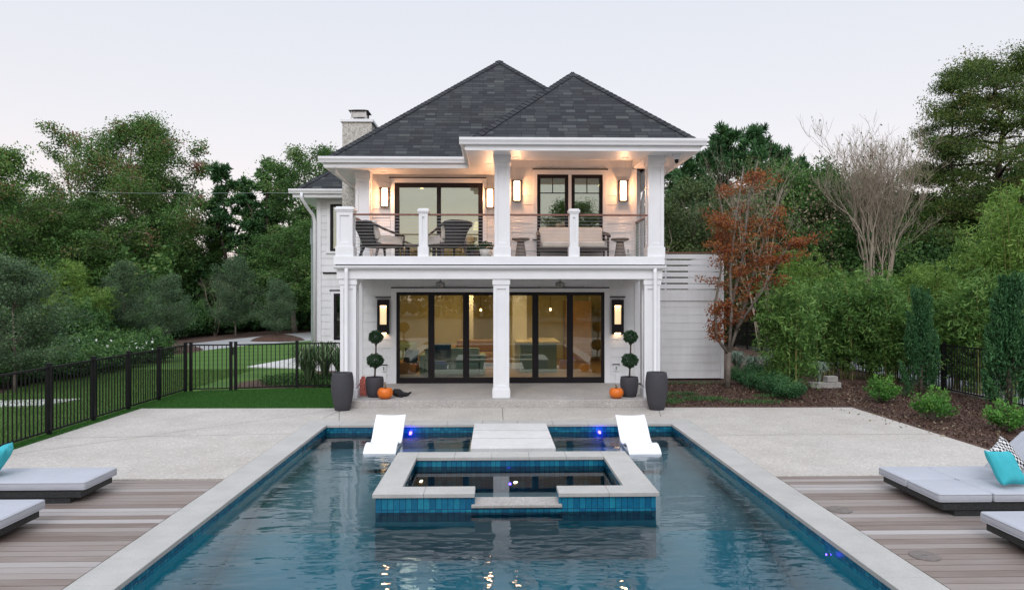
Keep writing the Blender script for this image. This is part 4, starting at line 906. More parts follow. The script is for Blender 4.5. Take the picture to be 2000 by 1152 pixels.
b = MB(); b.box(-3.13, -2.98, 16.5, 16.62, ZF, 0.56); b.box(-3.10, -3.01, 16.53, 16.59, 0.56, 0.62); tag(b.build('gift_bag', M_['red'], bevel=0.015), 'red and white patterned bag standing behind the left topiary pot', 'bag')
# --- in-pool loungers
def ledge_lounger(loc, label):
    r = empty('ledge_lounger', loc, label, 'pool lounger', 'white loungers standing on the pool sun shelf')
    pr = [(0.06, -0.24), (0.07, -0.12), (0.10, -0.03), (0.17, 0.04), (0.26, 0.095), (0.38, 0.135), (0.50, 0.14), (0.61, 0.115), (0.72, 0.08), (0.83, 0.065), (0.93, 0.075), (1.02, 0.115), (1.12, 0.19), (1.24, 0.285), (1.36, 0.365), (1.46, 0.42), (1.53, 0.45)]
    hw = 0.275; th = 0.035; n = len(pr); b = MB(); nu = 8
    def pt(k, u, d):
        y, z = pr[k]; y0, z0 = pr[max(0, k - 1)]; y1, z1 = pr[min(n - 1, k + 1)]
        t = Vector((0, y1 - y0, z1 - z0)).normalized(); nn = Vector((0, -t.z, t.y))
        sag = -0.022 * (1 - (2 * u - 1) ** 2) * (1 if k > 8 else 0.4)
        return Vector((-hw + 2 * hw * u, y, z)) + nn * (sag - d)
    idx = {}
    for d_ in (0, 1):
        for k in range(n):
            for u in range(nu + 1): idx[(d_, k, u)] = len(b.v); b.v.append(tuple(pt(k, u / nu, d_ * th)))
    for k in range(n - 1):
        for u in range(nu):
            b.face((idx[0, k, u], idx[0, k, u + 1], idx[0, k + 1, u + 1], idx[0, k + 1, u])); b.face((idx[1, k, u + 1], idx[1, k, u], idx[1, k + 1, u], idx[1, k + 1, u + 1]))
        b.face((idx[0, k + 1, 0], idx[1, k + 1, 0], idx[1, k, 0], idx[0, k, 0])); b.face((idx[0, k, nu], idx[1, k, nu], idx[1, k + 1, nu], idx[0, k + 1, nu]))
    for u in range(nu):
        b.face((idx[0, 0, u + 1], idx[0, 0, u], idx[1, 0, u], idx[1, 0, u + 1])); b.face((idx[0, n - 1, u], idx[0, n - 1, u + 1], idx[1, n - 1, u + 1], idx[1, n - 1, u]))
    o = b.build('shell', M_['plastic'], smooth=True, bevel=0.012); o.parent = r
    b = MB()
    for s in (-1, 1): b.extr([(0.25, -0.29), (0.95, -0.29), (1.25, -0.22), (1.12, 0.10), (0.93, 0.03), (0.7, 0.03), (0.45, 0.07), (0.28, 0.03)][::-1], s * hw * 0.95 - s * 0.03, s * hw * 0.95, 'x')
    o = b.build('side_support', M_['plastic'], bevel=0.008); o.parent = r
    return r
ledge_lounger((-1.94, 11.80, -0.17), 'white moulded lounger in the shallow water left of the stepping slabs'); ledge_lounger((2.51, 11.66, -0.17), 'white moulded lounger in the shallow water right of the stepping slabs')
# --- pillows
def pillow_mb(w, h, t, M, n=16):
    b = MB()
    def fn(sgn):
        def g(u, v):
            a, c = 2 * u - 1, 2 * v - 1; k = (max(0, (1 - a ** 4)) * max(0, (1 - c ** 4))) ** 0.5
            pin = 1 - 0.10 * (1 - abs(a) ** 2) * abs(c) ** 3; pin2 = 1 - 0.10 * (1 - abs(c) ** 2) * abs(a) ** 3
            return M @ Vector((a * w / 2 * pin2, c * h / 2 * pin, sgn * (t / 2 * k + 0.004) + 0.006 * math.sin(a * 7 + c * 4)))
        return g
    b.sheet(fn(1), n, n); k0 = len(b.f); b.sheet(fn(-1), n, n); b.f[k0:] = [tuple(reversed(f)) for f in b.f[k0:]]
    st = (n + 1) ** 2; ring = [(i, 0) for i in range(n)] + [(n, j) for j in range(n)] + [(n - i, n) for i in range(n)] + [(0, n - j) for j in range(n)]
    ids = [i * (n + 1) + j for i, j in ring]
    for q in range(len(ids)): a, c = ids[q], ids[(q + 1) % len(ids)]; b.face((c, a, a + st, c + st))
    return b
def rotm(loc, rx=0, ry=0, rz=0): return Matrix.Translation(loc) @ Matrix.Rotation(rz, 4, 'Z') @ Matrix.Rotation(ry, 4, 'Y') @ Matrix.Rotation(rx, 4, 'X')
# --- sun beds
def cushion(parent, x0, x1, y0, y1, z0, z1, M=None):
    b = MB(); nx, ny = 14, 10
    def top(s):
        def g(u, v):
            a, c = 2 * u - 1, 2 * v - 1; ea = (1 - abs(a) ** 14); ec = (1 - abs(c) ** 14)
            puff = 0.012 * (1 - a * a) * (1 - c * c); z = (z0 + z1) / 2 + s * ((z1 - z0) / 2) * (max(0, ea * ec)) ** 0.4 + s * puff + 0.003 * math.sin(u * 11 + v * 7)
            return (x0 + (x1 - x0) * u, y0 + (y1 - y0) * v, z)
        return g
    xs_ = None
    b = MB(); b.box(x0, x1, y0, y1, z0, z1, M=M); o = b.build('cushion', M_['cushion'], parent, smooth=True, bevel=0.035, seg=4)
    p = MB(); e = 0.006
    for zz in (z1 - 0.014, z0 + 0.014):
        q = [(x0, y0 + 0.03), (x0 + 0.01 * (1 if x1 > x0 else -1), y0 + 0.01), (x0 + (0.03 if x1 > x0 else -0.03), y0), (x1 - (0.03 if x1 > x0 else -0.03), y0), (x1, y0 + 0.03), (x1, y1 - 0.03), (x1 - (0.03 if x1 > x0 else -0.03), y1), (x0 + (0.03 if x1 > x0 else -0.03), y1), (x0, y1 - 0.03), (x0, y0 + 0.03)]
        cxm, cym = (x0 + x1) / 2, (y0 + y1) / 2; pp = [Vector((cxm + (a - cxm) * 0.999, cym + (c - cym) * 0.996, zz)) for a, c in q]
        if M is not None: pp = [M @ v for v in pp]
        p.tube(pp, 0.0045, 6)
    p.build('piping', M_['cushion'], o, smooth=True)
    return o
def sunbed(name, lab, grp, xf, sgn, y0, y1, rows, Lx=2.0, back=None, segs=(0.62,)):
    """xf: x of the foot end, bed runs away from the pool (sgn)"""
    r = empty(name, (xf + sgn * 1.0, (y0 + y1) / 2, 0), lab, 'sun lounger', grp)
    X = lambda d: xf + sgn * d
    b = MB(); b.box(X(0.06), X(Lx - 0.03), y0 + 0.03, y1 - 0.03, 0.075, 0.165, t=0.5); b.build('frame', M_['wicker'], r, bevel=0.006)
    b = MB(); b.box(X(0.20), X(Lx - 0.2), y0 + 0.05, y1 - 0.16, 0.003, 0.075); b.build('plinth', M_['wicker'], r)
    yw = (y1 - y0) / rows
    for k in range(rows):
        a, c = y0 + k * yw + 0.004, y0 + (k + 1) * yw - 0.004
        if back is None: cushion(r, X(0.0), X(Lx), a, c, 0.165, 0.27)
        else:
            cushion(r, X(0.0), X(0.62), a, c, 0.165, 0.27); cushion(r, X(0.628), X(back), a, c, 0.165, 0.27)
            Mx = Matrix.Translation((X(back + 0.02), 0, 0.20)) @ Matrix.Rotation(-sgn * math.radians(42 if k else 38), 4, 'Y')
            cushion(r, 0, sgn * 0.72, a, c, -0.03, 0.075, M=Mx)
    return r
sunbed('sun_lounger', 'grey cushioned single sun lounger at the left edge with a turquoise pillow', 'grey sun loungers on the wood decks', G(207, 925, 0.25).x, -1, 8.60, 9.36, 1, 2.4)
sunbed('sun_lounger', 'grey cushioned sun lounger cut by the left edge, nearer than the one with the pillow', 'grey sun loungers on the wood decks', G(55, 993, 0.25).x, -1, 7.16, 7.92, 1, 2.4)
sunbed('double_sun_lounger', 'wide grey double sun lounger on the right deck with raised back and pillows', 'grey sun loungers on the wood decks', G(1730, 920, 0.25).x, 1, 7.86, 9.16, 2, 2.2, back=1.42)
sunbed('sun_lounger', 'grey cushioned sun lounger cut by the right edge, nearest the camera', 'grey sun loungers on the wood decks', G(1938, 1012, 0.25).x, 1, 6.0, 7.25, 1, 2.2)
for nm, mt, w, M, lab in (
    ('turquoise_pillow', 'teal', 0.46, rotm(P(-6, 902, 8.95), math.radians(58), 0, math.radians(-65)), 'turquoise pillow at the head of the left sun lounger'),
    ('turquoise_pillow', 'teal', 0.43, rotm(P(1964, 913, 8.2) + Vector((0, 0, 0.0)), math.radians(56), math.radians(6), math.radians(22)), 'turquoise pillow leaning in front of the checked pillow on the right'),
    ('patterned_pillow', 'check', 0.46, rotm(P(1966, 897, 8.62), math.radians(58), math.radians(-16), math.radians(36)), 'black and white checked pillow behind the turquoise pillow on the right')):
    o = pillow_mb(w, w, 0.15, Matrix.Identity(4)).build(nm, M_[mt], smooth=True, uv=False); o.matrix_world = M; tag(o, lab, 'pillow')
# --- round deck covers
for px, py, lab in ((1640, 996, 'round flush cover in the right wood deck, the farther one'), (1806, 1086, 'round flush cover in the right wood deck, the nearer one')):
    a = G(px, py); b = MB(); b.lathe([(0.135, 0.0), (0.135, 0.008), (0.128, 0.013), (0.10, 0.013), (0.097, 0.010), (0.001, 0.010)], (0, 0, 0), 32); b.box(-0.02, 0.02, -0.008, 0.008, 0.010, 0.014)
    o = b.build('deck_cover', M_['stone'], smooth=False); o.location = (a.x, a.y, 0.002); tag(o, lab, 'deck cover', 'round covers in the right deck')
# --- balcony furniture
grpc = 'woven armchairs on the balcony'
def armchair(loc, rz, lab):
    r = empty('balcony_armchair', (0, 0, 0), lab, 'armchair', grpc)
    W2 = 0.36
    for s in (-1, 1):
        b = MB(); b.tube([(s * 0.27, -0.30, 0.28), (s * 0.32, -0.42, 0.0)], [0.04, 0.024], 8); b.build('leg', M_['darkwood'], r)
        b = MB(); b.tube([(s * 0.33, 0.36, 0.28), (s * 0.34, 0.40, 0.0)], [0.035, 0.022], 8); b.build('leg', M_['darkwood'], r)
    b = MB(); b.box(-W2, W2, -0.36, 0.40, 0.26, 0.33); b.build('seat_frame', M_['darkwood'], r, bevel=0.012)
    # back: woven panel, narrow at the bottom, flared rolled top
    b = MB()
    def bk(d):
        def g(u, v):
            hw = 0.25 + 0.10 * v ** 1.5 - 0.02 * math.sin(v * math.pi); x = (2 * u - 1) * hw
            return (x, -0.36 - 0.20 * v + d - 0.07 * (1 - (2 * u - 1) ** 2) * 0.5, 0.28 + 0.50 * v)
        return g
    b.sheet(bk(0), 10, 8); k0 = len(b.f); b.sheet(bk(0.035), 10, 8); b.f[k0:] = [tuple(reversed(f)) for f in b.f[k0:]]
    b.f = [tuple(reversed(f)) for f in b.f]; b.build('backrest', M_['chairweave'], r, smooth=True)
    b = MB(); b.tube([(-0.36, -0.50, 0.74), (-0.33, -0.57, 0.79), (-0.2, -0.61, 0.81), (0, -0.625, 0.815), (0.2, -0.61, 0.81), (0.33, -0.57, 0.79), (0.36, -0.50, 0.74)], [0.03, 0.045, 0.05, 0.05, 0.05, 0.045, 0.03], 10); b.build('top_rail', M_['chairweave'], r, smooth=True)
    for s in (-1, 1):
        b = MB(); b.tube([(s * 0.36, -0.52, 0.77), (s * 0.385, -0.2, 0.66), (s * 0.40, 0.2, 0.56), (s * 0.40, 0.38, 0.53)], [0.03, 0.03, 0.026, 0.024], 8); b.tube([(s * 0.40, 0.37, 0.54), (s * 0.36, 0.38, 0.28)], [0.024, 0.026], 8); b.build('armrest', M_['darkwood'], r, smooth=True)
        b = MB(); b.box(s * 0.345, s * 0.36, -0.30, 0.34, 0.33, 0.52); b.build('side_panel', M_['cream'], r)
    b = MB(); b.box(-0.32, 0.32, -0.30, 0.40, 0.335, 0.47); b.build('seat_cushion', M_['cream'], r, smooth=True, bevel=0.04, seg=3)
    b = MB(); b.box(-0.31, 0.31, -0.07, 0.07, 0, 0.44, M=Matrix.Translation((0, -0.29, 0.44)) @ Matrix.Rotation(0.36, 4, 'X')); b.build('back_cushion', M_['cream'], r, smooth=True, bevel=0.04, seg=3)
    r.location = loc; r.rotation_euler = (0, 0, rz); return r
armchair((-2.72, 17.05, ZU), math.radians(-42), 'dark woven armchair with cream cushions, left one behind the balcony cables')
armchair((-1.12, 16.95, ZU), math.radians(28), 'dark woven armchair with cream cushions, right one nearer the central column')
# coffee table and ottoman between them
t = empty('coffee_table', (-1.85, 17.75, ZU), 'low dark table between the two balcony armchairs', 'table')
b = MB(); b.box(-2.25, -1.45, 17.45, 18.05, ZU + 0.33, ZU + 0.38); b.build('top', M_['stone'], t, bevel=0.01)
for x in (-2.18, -1.52):
    for y in (17.52, 17.98): b = MB(); b.box(x - 0.025, x + 0.025, y - 0.025, y + 0.025, ZU, ZU + 0.33); b.build('leg', M_['darkwood'], t)
def side_table(px, Y, lab):
    x = P(px, 480, Y).x; r = empty('side_table', (x, Y, ZU), lab, 'side table', 'round stone side tables on the balcony')
    b = MB(); b.lathe([(0.15, 0), (0.135, 0.05), (0.085, 0.40)], (x, Y, ZU), 28); b.build('base', M_['stone'], r, smooth=False)
    b = MB(); b.lathe([(0.10, 0.40), (0.17, 0.42), (0.215, 0.445), (0.22, 0.465), (0.21, 0.48)], (x, Y, ZU), 36); b.build('top', M_['stone'], r, smooth=False)
side_table(1017, 16.95, 'round stone pedestal table right of the central balcony column'); side_table(1211, 16.95, 'round stone pedestal table right of the cream sofa')
sx0, sx1 = P(1049, 0, 17.2).x, P(1188, 0, 17.2).x; sofa = empty('sofa', ((sx0 + sx1) / 2, 17.3, ZU), 'dark framed two seat sofa with cream cushions against the balcony wall', 'sofa')
b = MB(); b.box(sx0 + 0.06, sx1 - 0.06, 16.98, 17.66, ZU + 0.20, ZU + 0.27); b.build('seat_frame', M_['darkwood'], sofa, bevel=0.01)
for x in (sx0 + 0.04, sx1 - 0.04):
    for y in (16.98, 17.62): b = MB(); b.tube([(x, y, ZU), (x, y, ZU + (0.56 if y < 17.3 else 0.62))], [0.022, 0.03], 8); b.build('leg', M_['darkwood'], sofa, smooth=True)
for s, x in ((-1, sx0 + 0.03), (1, sx1 - 0.03)):
    b = MB(); b.tube([(x - s * 0.02, 17.68, ZU + 0.66), (x, 17.35, ZU + 0.62), (x + s * 0.015, 17.0, ZU + 0.56), (x + s * 0.015, 16.93, ZU + 0.52)], [0.05, 0.045, 0.045, 0.03], 10); b.build('armrest', M_['darkwood'], sofa, smooth=True)
b = MB(); b.box(sx0 + 0.06, sx1 - 0.06, 17.64, 17.69, ZU + 0.27, ZU + 0.66); b.build('back_frame', M_['chairweave'], sofa)
xm = (sx0 + sx1) / 2
for a, c in ((sx0 + 0.10, xm - 0.005), (xm + 0.005, sx1 - 0.10)):
    b = MB(); b.box(a, c, 16.97, 17.56, ZU + 0.272, ZU + 0.42); b.build('seat_cushion', M_['cream'], sofa, smooth=True, bevel=0.04, seg=3)
    b = MB(); b.box(a - 0.03, c, -0.08, 0.08, 0, 0.40, M=Matrix.Translation((0, 17.50, ZU + 0.40)) @ Matrix.Rotation(-0.12, 4, 'X')); b.build('back_cushion', M_['cream'], sofa, smooth=True, bevel=0.05, seg=3)
def potted(loc, s, lab, mt='stone'):
    rng = np.random.default_rng(int(s * 100)); r = empty('potted_plant', loc, lab, 'potted plant')
    b = MB(); o = b.lathe([(0.10 * s, 0), (0.14 * s, 0.1 * s), (0.155 * s, 0.2 * s), (0.14 * s, 0.2 * s)], (0, 0, 0), 28).build('pot', M_[mt], smooth=True); o.parent = r
    n = 500; C = unit(rng.normal(size=(n, 3))) * rng.uniform(0.3, 1, (n, 1)) * np.array([0.19, 0.19, 0.12]) * s + np.array([0, 0, 0.27 * s]); link('foliage', leaves(rng, 'foliage', C, 0.07 * s, 0.4, leafball, rng.uniform(0, 1, n)), r)
potted((P(949, 0, 16.75).x, 16.75, ZU), 1.0, 'small green plant in a pale pot next to the central balcony column', 'pad'); potted((P(923, 0, 17.2).x, 17.2, ZU), 0.95, 'small green plant in a dark pot behind the right armchair', 'dark')
# --- furniture inside the ground floor
isl = empty('kitchen_island', (1.3, 21.9, ZF), 'seafoam kitchen island with pale worktop behind the right glass panels', 'kitchen island')
b = MB(); b.box(0.75, 1.85, 21.3, 23.2, ZF, 1.05); b.build('cabinet', M_['seafoam'], isl, bevel=0.01); b = MB(); b.box(0.62, 1.95, 21.2, 23.3, 1.05, 1.10); b.build('worktop', M_['counter'], isl, bevel=0.006)
b = MB(); b.tube([(1.3, 21.7, 1.1), (1.3, 21.7, 1.4), (1.3, 21.6, 1.45), (1.3, 21.52, 1.38)], 0.014, 8); b.build('tap', M_['nickel'], isl, smooth=True)
def sofa_in(x0, x1, y0, y1, lab, mt, facing=1):
    r = empty('indoor_sofa', ((x0 + x1) / 2, (y0 + y1) / 2, ZF), lab, 'sofa')
    b = MB(); b.box(x0, x1, y0, y1, ZF + 0.05, ZF + 0.42); b.build('seat', M_[mt], r, bevel=0.05, seg=3); yb_ = (y0, y0 + 0.22) if facing > 0 else (y1 - 0.22, y1)
    b = MB(); b.box(x0, x1, yb_[0], yb_[1], ZF + 0.43, ZF + 0.82); b.build('backrest', M_[mt], r, bevel=0.05, seg=3)
    for a in (x0 - 0.16, x1 + 0.005): b = MB(); b.box(a, a + 0.155, y0, y1, ZF + 0.05, ZF + 0.62); b.build('armrest', M_[mt], r, bevel=0.04, seg=3)
sofa_in(-2.0, -0.45, 20.3, 21.2, 'seafoam sofa seen from behind through the left glass panels', 'seafoam'); sofa_in(-1.3, 0.3, 23.4, 24.3, 'tan sofa deeper in the room behind the seafoam sofa', 'tan', -1)
b = MB(); b.box(-1.72, -1.25, 20.05, 20.25, ZF + 0.55, ZF + 0.95); tag(b.build('throw_blanket', M_['navy'], bevel=0.03, seg=3), 'dark navy throw over the back of the seafoam sofa', 'blanket')
r = empty('indoor_armchair', (-2.55, 20.2, ZF), 'tan armchair with a dark pillow behind the leftmost glass panel', 'armchair'); b = MB(); b.box(-3.0, -2.2, 19.9, 20.7, ZF + 0.1, ZF + 0.45); b.build('seat', M_['tan'], r, bevel=0.06, seg=3); b = MB(); b.box(-3.0, -2.75, 19.9, 20.7, ZF + 0.46, ZF + 0.85); b.build('backrest', M_['tan'], r, bevel=0.06, seg=3)
o = pillow_mb(0.42, 0.42, 0.14, Matrix.Identity(4)).build('dark_pillow', M_['navy'], smooth=True, uv=False); o.matrix_world = rotm((-2.35, 20.0, ZF + 0.62), 1.25, 0.2, 0.3); tag(o, 'dark navy pillow on the tan armchair inside', 'pillow')
b = MB(); b.box(2.45, 3.35, 24.6, 25.4, ZF, 2.3); tag(b.build('tall_cabinet', M_['tan'], bevel=0.01), 'tall brown cabinet at the back right of the room', 'cabinet')
b = MB(); b.box(-3.2, -2.6, 22.5, 23.8, ZF, 0.95); tag(b.build('sideboard', M_['seafoam'], bevel=0.01), 'pale green sideboard along the left wall inside', 'sideboard')
for x, y, z in ((P(939, 605, 22.5).x, 22.5, P(939, 605, 22.5).z), (P(1014, 606, 22.5).x, 22.5, P(1014, 606, 22.5).z), (P(1075, 604, 22).x, 22, P(1075, 604, 22).z)):
    r = empty('pendant_lamp', (x, y, z), 'small glowing pendant lamp inside, at picture x %s' % ('left of the central column' if x < 0 else ('just right of the central column' if x < 1 else 'over the kitchen island')), 'pendant lamp', 'pendant lamps in the ground floor room'); r['label'] = r['label'].replace('at picture x ', '')
    b = MB(); b.lathe([(0.001, -0.05), (0.03, -0.03), (0.035, 0.0), (0.012, 0.04)], (x, y, z), 14); b.build('bulb', M_['bulb'], r, smooth=True); b = MB(); b.tube([(x, y, z + 0.04), (x, y, 2.94)], 0.006, 6); b.build('cord', M_['black'], r)
lx = P(936, 440, 21).x; r = empty('table_lamp', (lx, 21, ZU), 'warm lit table lamp behind the balcony sliding door', 'lamp'); lz = P(936, 440, 21).z
b = MB(); b.lathe([(0.19, -0.14), (0.13, 0.10)], (lx, 21, lz), 24); b.build('lamp_shade', M_['slot'], r); b = MB(); b.lathe([(0.08, 0), (0.03, 0.05), (0.02, lz - 0.14 - ZU)], (lx, 21, ZU), 16); b.build('base', M_['nickel'], r)
# --- fences
def fence_run(pts, name, lab, hgt=1.22, gate=None):
    r = empty(name, (*pts[0], 0), lab, 'fence')
    for k, (x, y) in enumerate(pts):
        b = MB(); hw = 0.033; b.box(x - hw, x + hw, y - hw, y + hw, -0.05, hgt + 0.05); b.box(x - hw - 0.008, x + hw + 0.008, y - hw - 0.008, y + hw + 0.008, hgt + 0.05, hgt + 0.065); b.build('post', M_['fence'], r)
    for (p, q) in zip(pts[:-1], pts[1:]):
        a = Vector((*p, 0)); c = Vector((*q, 0)); d = (c - a); n = int(d.length / 0.105); b = MB(); dn = d.normalized(); nn = Vector((-dn.y, dn.x, 0))
        for z0, z1 in ((hgt - 0.035, hgt), (0.06, 0.09)):
            e0, e1 = a + dn * 0.035, c - dn * 0.035; b.prism([(v.x, v.y) for v in (e0 - nn * 0.014, e1 - nn * 0.014, e1 + nn * 0.014, e0 + nn * 0.014)], z0, z1)
        for i in range(1, n):
            v = a + d * (i / n); b.box(v.x - 0.0085, v.x + 0.0085, v.y - 0.0085, v.y + 0.0085, 0.09, hgt - 0.035)
        b.build('picket_panel', M_['fence'], r)
    return r
fence_run([(-7.97, y) for y in (5.9, 7.3, 8.7, 10.1, 11.5, 12.9, 14.3, 15.65, 17.05, 18.5)], 'metal_fence', 'black metal picket fence running along the left edge of the deck')
gt = fence_run([(-7.86, 18.56), (-6.88, 18.68)], 'metal_gate', 'black metal gate between the fence corner and the double posts'); gt['category'] = 'gate'
b = MB(); b.box(-6.86, -6.80, 18.60, 18.66, 0.95, 1.15); b.build('latch', M_['fence'], gt)
fence_run([(-6.76, 18.69), (-5.3, 19.15), (-3.75, 19.35)], 'metal_fence', 'black metal picket fence between the gate and the house')
fence_run([(11.66 - 0.0, y) for y in (11, 12.8, 14.6, 16.4, 18.2, 20.0, 21.8, 23.6, 25.4, 27.2, 29, 30.8, 32.6, 34.4, 36.2)], 'metal_fence', 'black metal picket fence behind the bamboo on the right')
# --- privacy screen at the right of the house
ps = empty('privacy_screen', (5.3, 20.77, 0), 'white screen wall with open slats on top right of the house', 'privacy screen')
b = MB(); zb, zm, zt_ = P(0, 742, 20.8).z, P(1350, 566, 20.8).z, P(1350, 492, 20.8).z
lapwall(b, 3.9, 6.66, zb, zm - 0.32, front(20.78), off=0.009); b.box(3.9, 6.66, 20.74, 20.80, zm - 0.32, zm); lapwall(b, 20.8, 24.5, zb, zm, rightw(6.72)); b.build('siding_panel', M_['siding'], ps)
b = MB(); n = 6; pitch = (zt_ - 0.06 - zm) / n
for k in range(n): b.box(3.9, 6.62, 20.76, 20.79, zm + k * pitch + 0.03, zm + (k + 1) * pitch - 0.012); b.box(6.69, 6.72, 20.85, 24.5, zm + k * pitch + 0.03, zm + (k + 1) * pitch - 0.012)
b.build('slat', M_['trim'], ps, label='open horizontal white slats')
b = MB(); b.box(3.9, 6.62, 20.74, 20.82, zt_ - 0.045, zt_ - 0.01); b.build('top_rail', M_['rail'], ps)
b = MB(); b.box(6.62, 6.72, 20.72, 20.82, 0.05, zt_ + 0.02); b.box(6.58, 6.76, 20.68, 20.86, zt_ + 0.02, zt_ + 0.07); b.box(5.0, 5.05, 20.80, 20.85, 0.1, zt_ - 0.05); b.build('post', M_['trim'], ps, bevel=0.004)
b = MB(); b.box(3.9, 6.7, 20.9, 20.95, 0.0, zb); b.build('base_board', M_['soil'], ps)
# --- loose blocks in the bed, boulder, marker
for k, (px, py, s, z) in enumerate(((1590, 752, 1, 0), (1612, 753, 1, 0), (1628, 755, 1, 0), (1622, 745, 1, 0.16))):
    a = G(px, 757, 0); b = MB(); b.box(-0.16, 0.16, -0.10, 0.10, 0, 0.155); o = b.build('concrete_block', M_['block'], bevel=0.012); o.location = (a.x, 18.9 + 0.02 * k, z + 0.0); o.rotation_euler = (0, 0, 0.1 * k - 0.1)
    tag(o, ['grey concrete block in the mulch, left end of the row', 'grey concrete block in the mulch, middle of the row', 'grey concrete block in the mulch, right end of the row', 'grey concrete block stacked on top of the others'][k], 'concrete block', 'concrete blocks in the mulch bed')
a = P(1447, 618, 37); rng = np.random.default_rng(4); b = MB(); b.lathe([(0.5, -1.0), (0.95, 0.0), (1.0, 0.5), (0.8, 0.95), (0.35, 1.2)], (0, 0, 0), 18, fn=lambda an, z: 1 + 0.12 * math.sin(an * 3 + z * 2)); o = b.build('boulder', M_['palebark'], smooth=True); o.location = (a.x, 37, 0.9); tag(o, 'pale brown boulder beyond the right fence', 'boulder')
b = MB(); a = P(1, 371, 45); c = P(560, 377, 45); b.tube([(a.x - 15, 45, a.z + 0.4), (a.x, 45, a.z), ((a.x + c.x) / 2, 45, (a.z + c.z) / 2 - 0.12), (c.x, 45, c.z), (c.x + 12, 45, c.z)], 0.012, 4); tag(b.build('utility_wire', M_['riser']), 'thin overhead wire crossing in front of the left trees', 'wire')
# ================================================================== VEGETATION
def leafmat(name, stops, tr=0.25, rough=0.6, g=1.75):
    stops = [(p, tuple(c * g for c in col)) for p, col in stops]
    return tinted(name, stops, rough, tr, spec=0.3)
LM = {
 'dark': leafmat('dark_green_leaves', [(0, (0.010, 0.030, 0.010)), (0.5, (0.024, 0.058, 0.018)), (1, (0.055, 0.10, 0.03))], g=2.4),
 'mid': leafmat('mid_green_leaves', [(0, (0.016, 0.042, 0.010)), (0.5, (0.040, 0.088, 0.020)), (0.85, (0.080, 0.135, 0.035)), (1, (0.11, 0.12, 0.04))], g=2.1),
 'gum': leafmat('autumn_green_leaves', [(0, (0.018, 0.046, 0.012)), (0.45, (0.045, 0.098, 0.022)), (0.78, (0.080, 0.125, 0.03)), (0.90, (0.10, 0.075, 0.035)), (1, (0.12, 0.045, 0.035))], g=2.15),
 'pine': leafmat('pine_needles', [(0, (0.010, 0.032, 0.011)), (0.5, (0.026, 0.068, 0.022)), (1, (0.055, 0.12, 0.04))], 0.1, g=2.1),
 'grey': leafmat('grey_green_leaves', [(0, (0.020, 0.036, 0.022)), (0.5, (0.042, 0.074, 0.034)), (1, (0.08, 0.125, 0.055))], g=2.3),
 'cyp': leafmat('cypress_fronds', [(0, (0.018, 0.038, 0.008)), (0.5, (0.048, 0.078, 0.015)), (0.8, (0.085, 0.10, 0.024)), (1, (0.14, 0.085, 0.03))], g=2.1),
 'bam': leafmat('bamboo_leaves', [(0, (0.025, 0.065, 0.014)), (0.5, (0.065, 0.135, 0.028)), (1, (0.13, 0.21, 0.055))], 0.3, g=1.75),
 'lime': leafmat('lime_bamboo_leaves', [(0, (0.05, 0.10, 0.016)), (0.5, (0.10, 0.18, 0.03)), (1, (0.17, 0.25, 0.06))], 0.3, g=1.6),
 'red': leafmat('rust_red_leaves', [(0, (0.10, 0.018, 0.012)), (0.4, (0.21, 0.06, 0.02)), (0.75, (0.30, 0.11, 0.03)), (1, (0.32, 0.17, 0.06))], 0.3, g=1.2),
 'jun': leafmat('juniper_needles', [(0, (0.010, 0.040, 0.014)), (0.5, (0.024, 0.078, 0.026)), (1, (0.055, 0.13, 0.045))], 0.1, g=1.6),
 'bush': leafmat('shrub_leaves', [(0, (0.012, 0.040, 0.012)), (0.5, (0.032, 0.080, 0.020)), (1, (0.08, 0.15, 0.04))], g=1.6),
 'bright': leafmat('bright_shrub_leaves', [(0, (0.03, 0.10, 0.018)), (0.5, (0.07, 0.19, 0.03)), (1, (0.14, 0.28, 0.055))], g=1.45),
 'tan': leafmat('tan_twigs', [(0, (0.07, 0.06, 0.035)), (0.5, (0.12, 0.10, 0.06)), (1, (0.20, 0.165, 0.11))], 0.1),
 'silver': leafmat('silvery_blades', [(0, (0.05, 0.09, 0.06)), (0.6, (0.13, 0.18, 0.13)), (1, (0.36, 0.40, 0.32))], 0.2),
 'blade': leafmat('strap_leaves', [(0, (0.025, 0.06, 0.02)), (0.6, (0.07, 0.12, 0.05)), (1, (0.20, 0.24, 0.13))], 0.2),
 'white': leafmat('white_flowers', [(0, (0.6, 0.6, 0.58)), (1, (0.8, 0.8, 0.78))], 0.1, g=1),
 'olive': leafmat('olive_brown_leaves', [(0, (0.022, 0.036, 0.012)), (0.5, (0.050, 0.076, 0.024)), (1, (0.10, 0.12, 0.045))]),
}
def thing(name, loc, label, cat, group=None, rz=0): return empty(name, loc, label, cat, group, rz)
def put(root, name, mb, mt, smooth=True):
    o = mb.build(name, M_[mt] if isinstance(mt, str) else mt, smooth=smooth, uv=False); o.parent = root; return o
PROF = {
 'round': lambda t: max(0.18, math.sin(math.pi * (0.14 + 0.80 * t)) ** 0.7),
 'egg': lambda t: max(0.15, math.sin(math.pi * (0.25 + 0.72 * t)) ** 0.9),
 'cone': lambda t: 1.05 - 0.95 * t,
 'wide': lambda t: max(0.35, 1 - (t - 0.35) ** 2 * 1.6),
}
def clumps(rng, centers, per, cr, flat=0.75, tbase=None, tvar=0.3):
    n = len(centers); C = np.repeat(centers, per, 0) + np.clip(rng.normal(size=(n * per, 3)), -1.5, 1.5) * np.array([cr, cr, cr * flat]) * np.repeat(rng.uniform(0.55, 1.3, n), per)[:, None]
    tb = rng.uniform(0.15, 0.75, n) if tbase is None else tbase
    return C, np.repeat(tb, per) + rng.normal(size=n * per) * tvar * 0.5
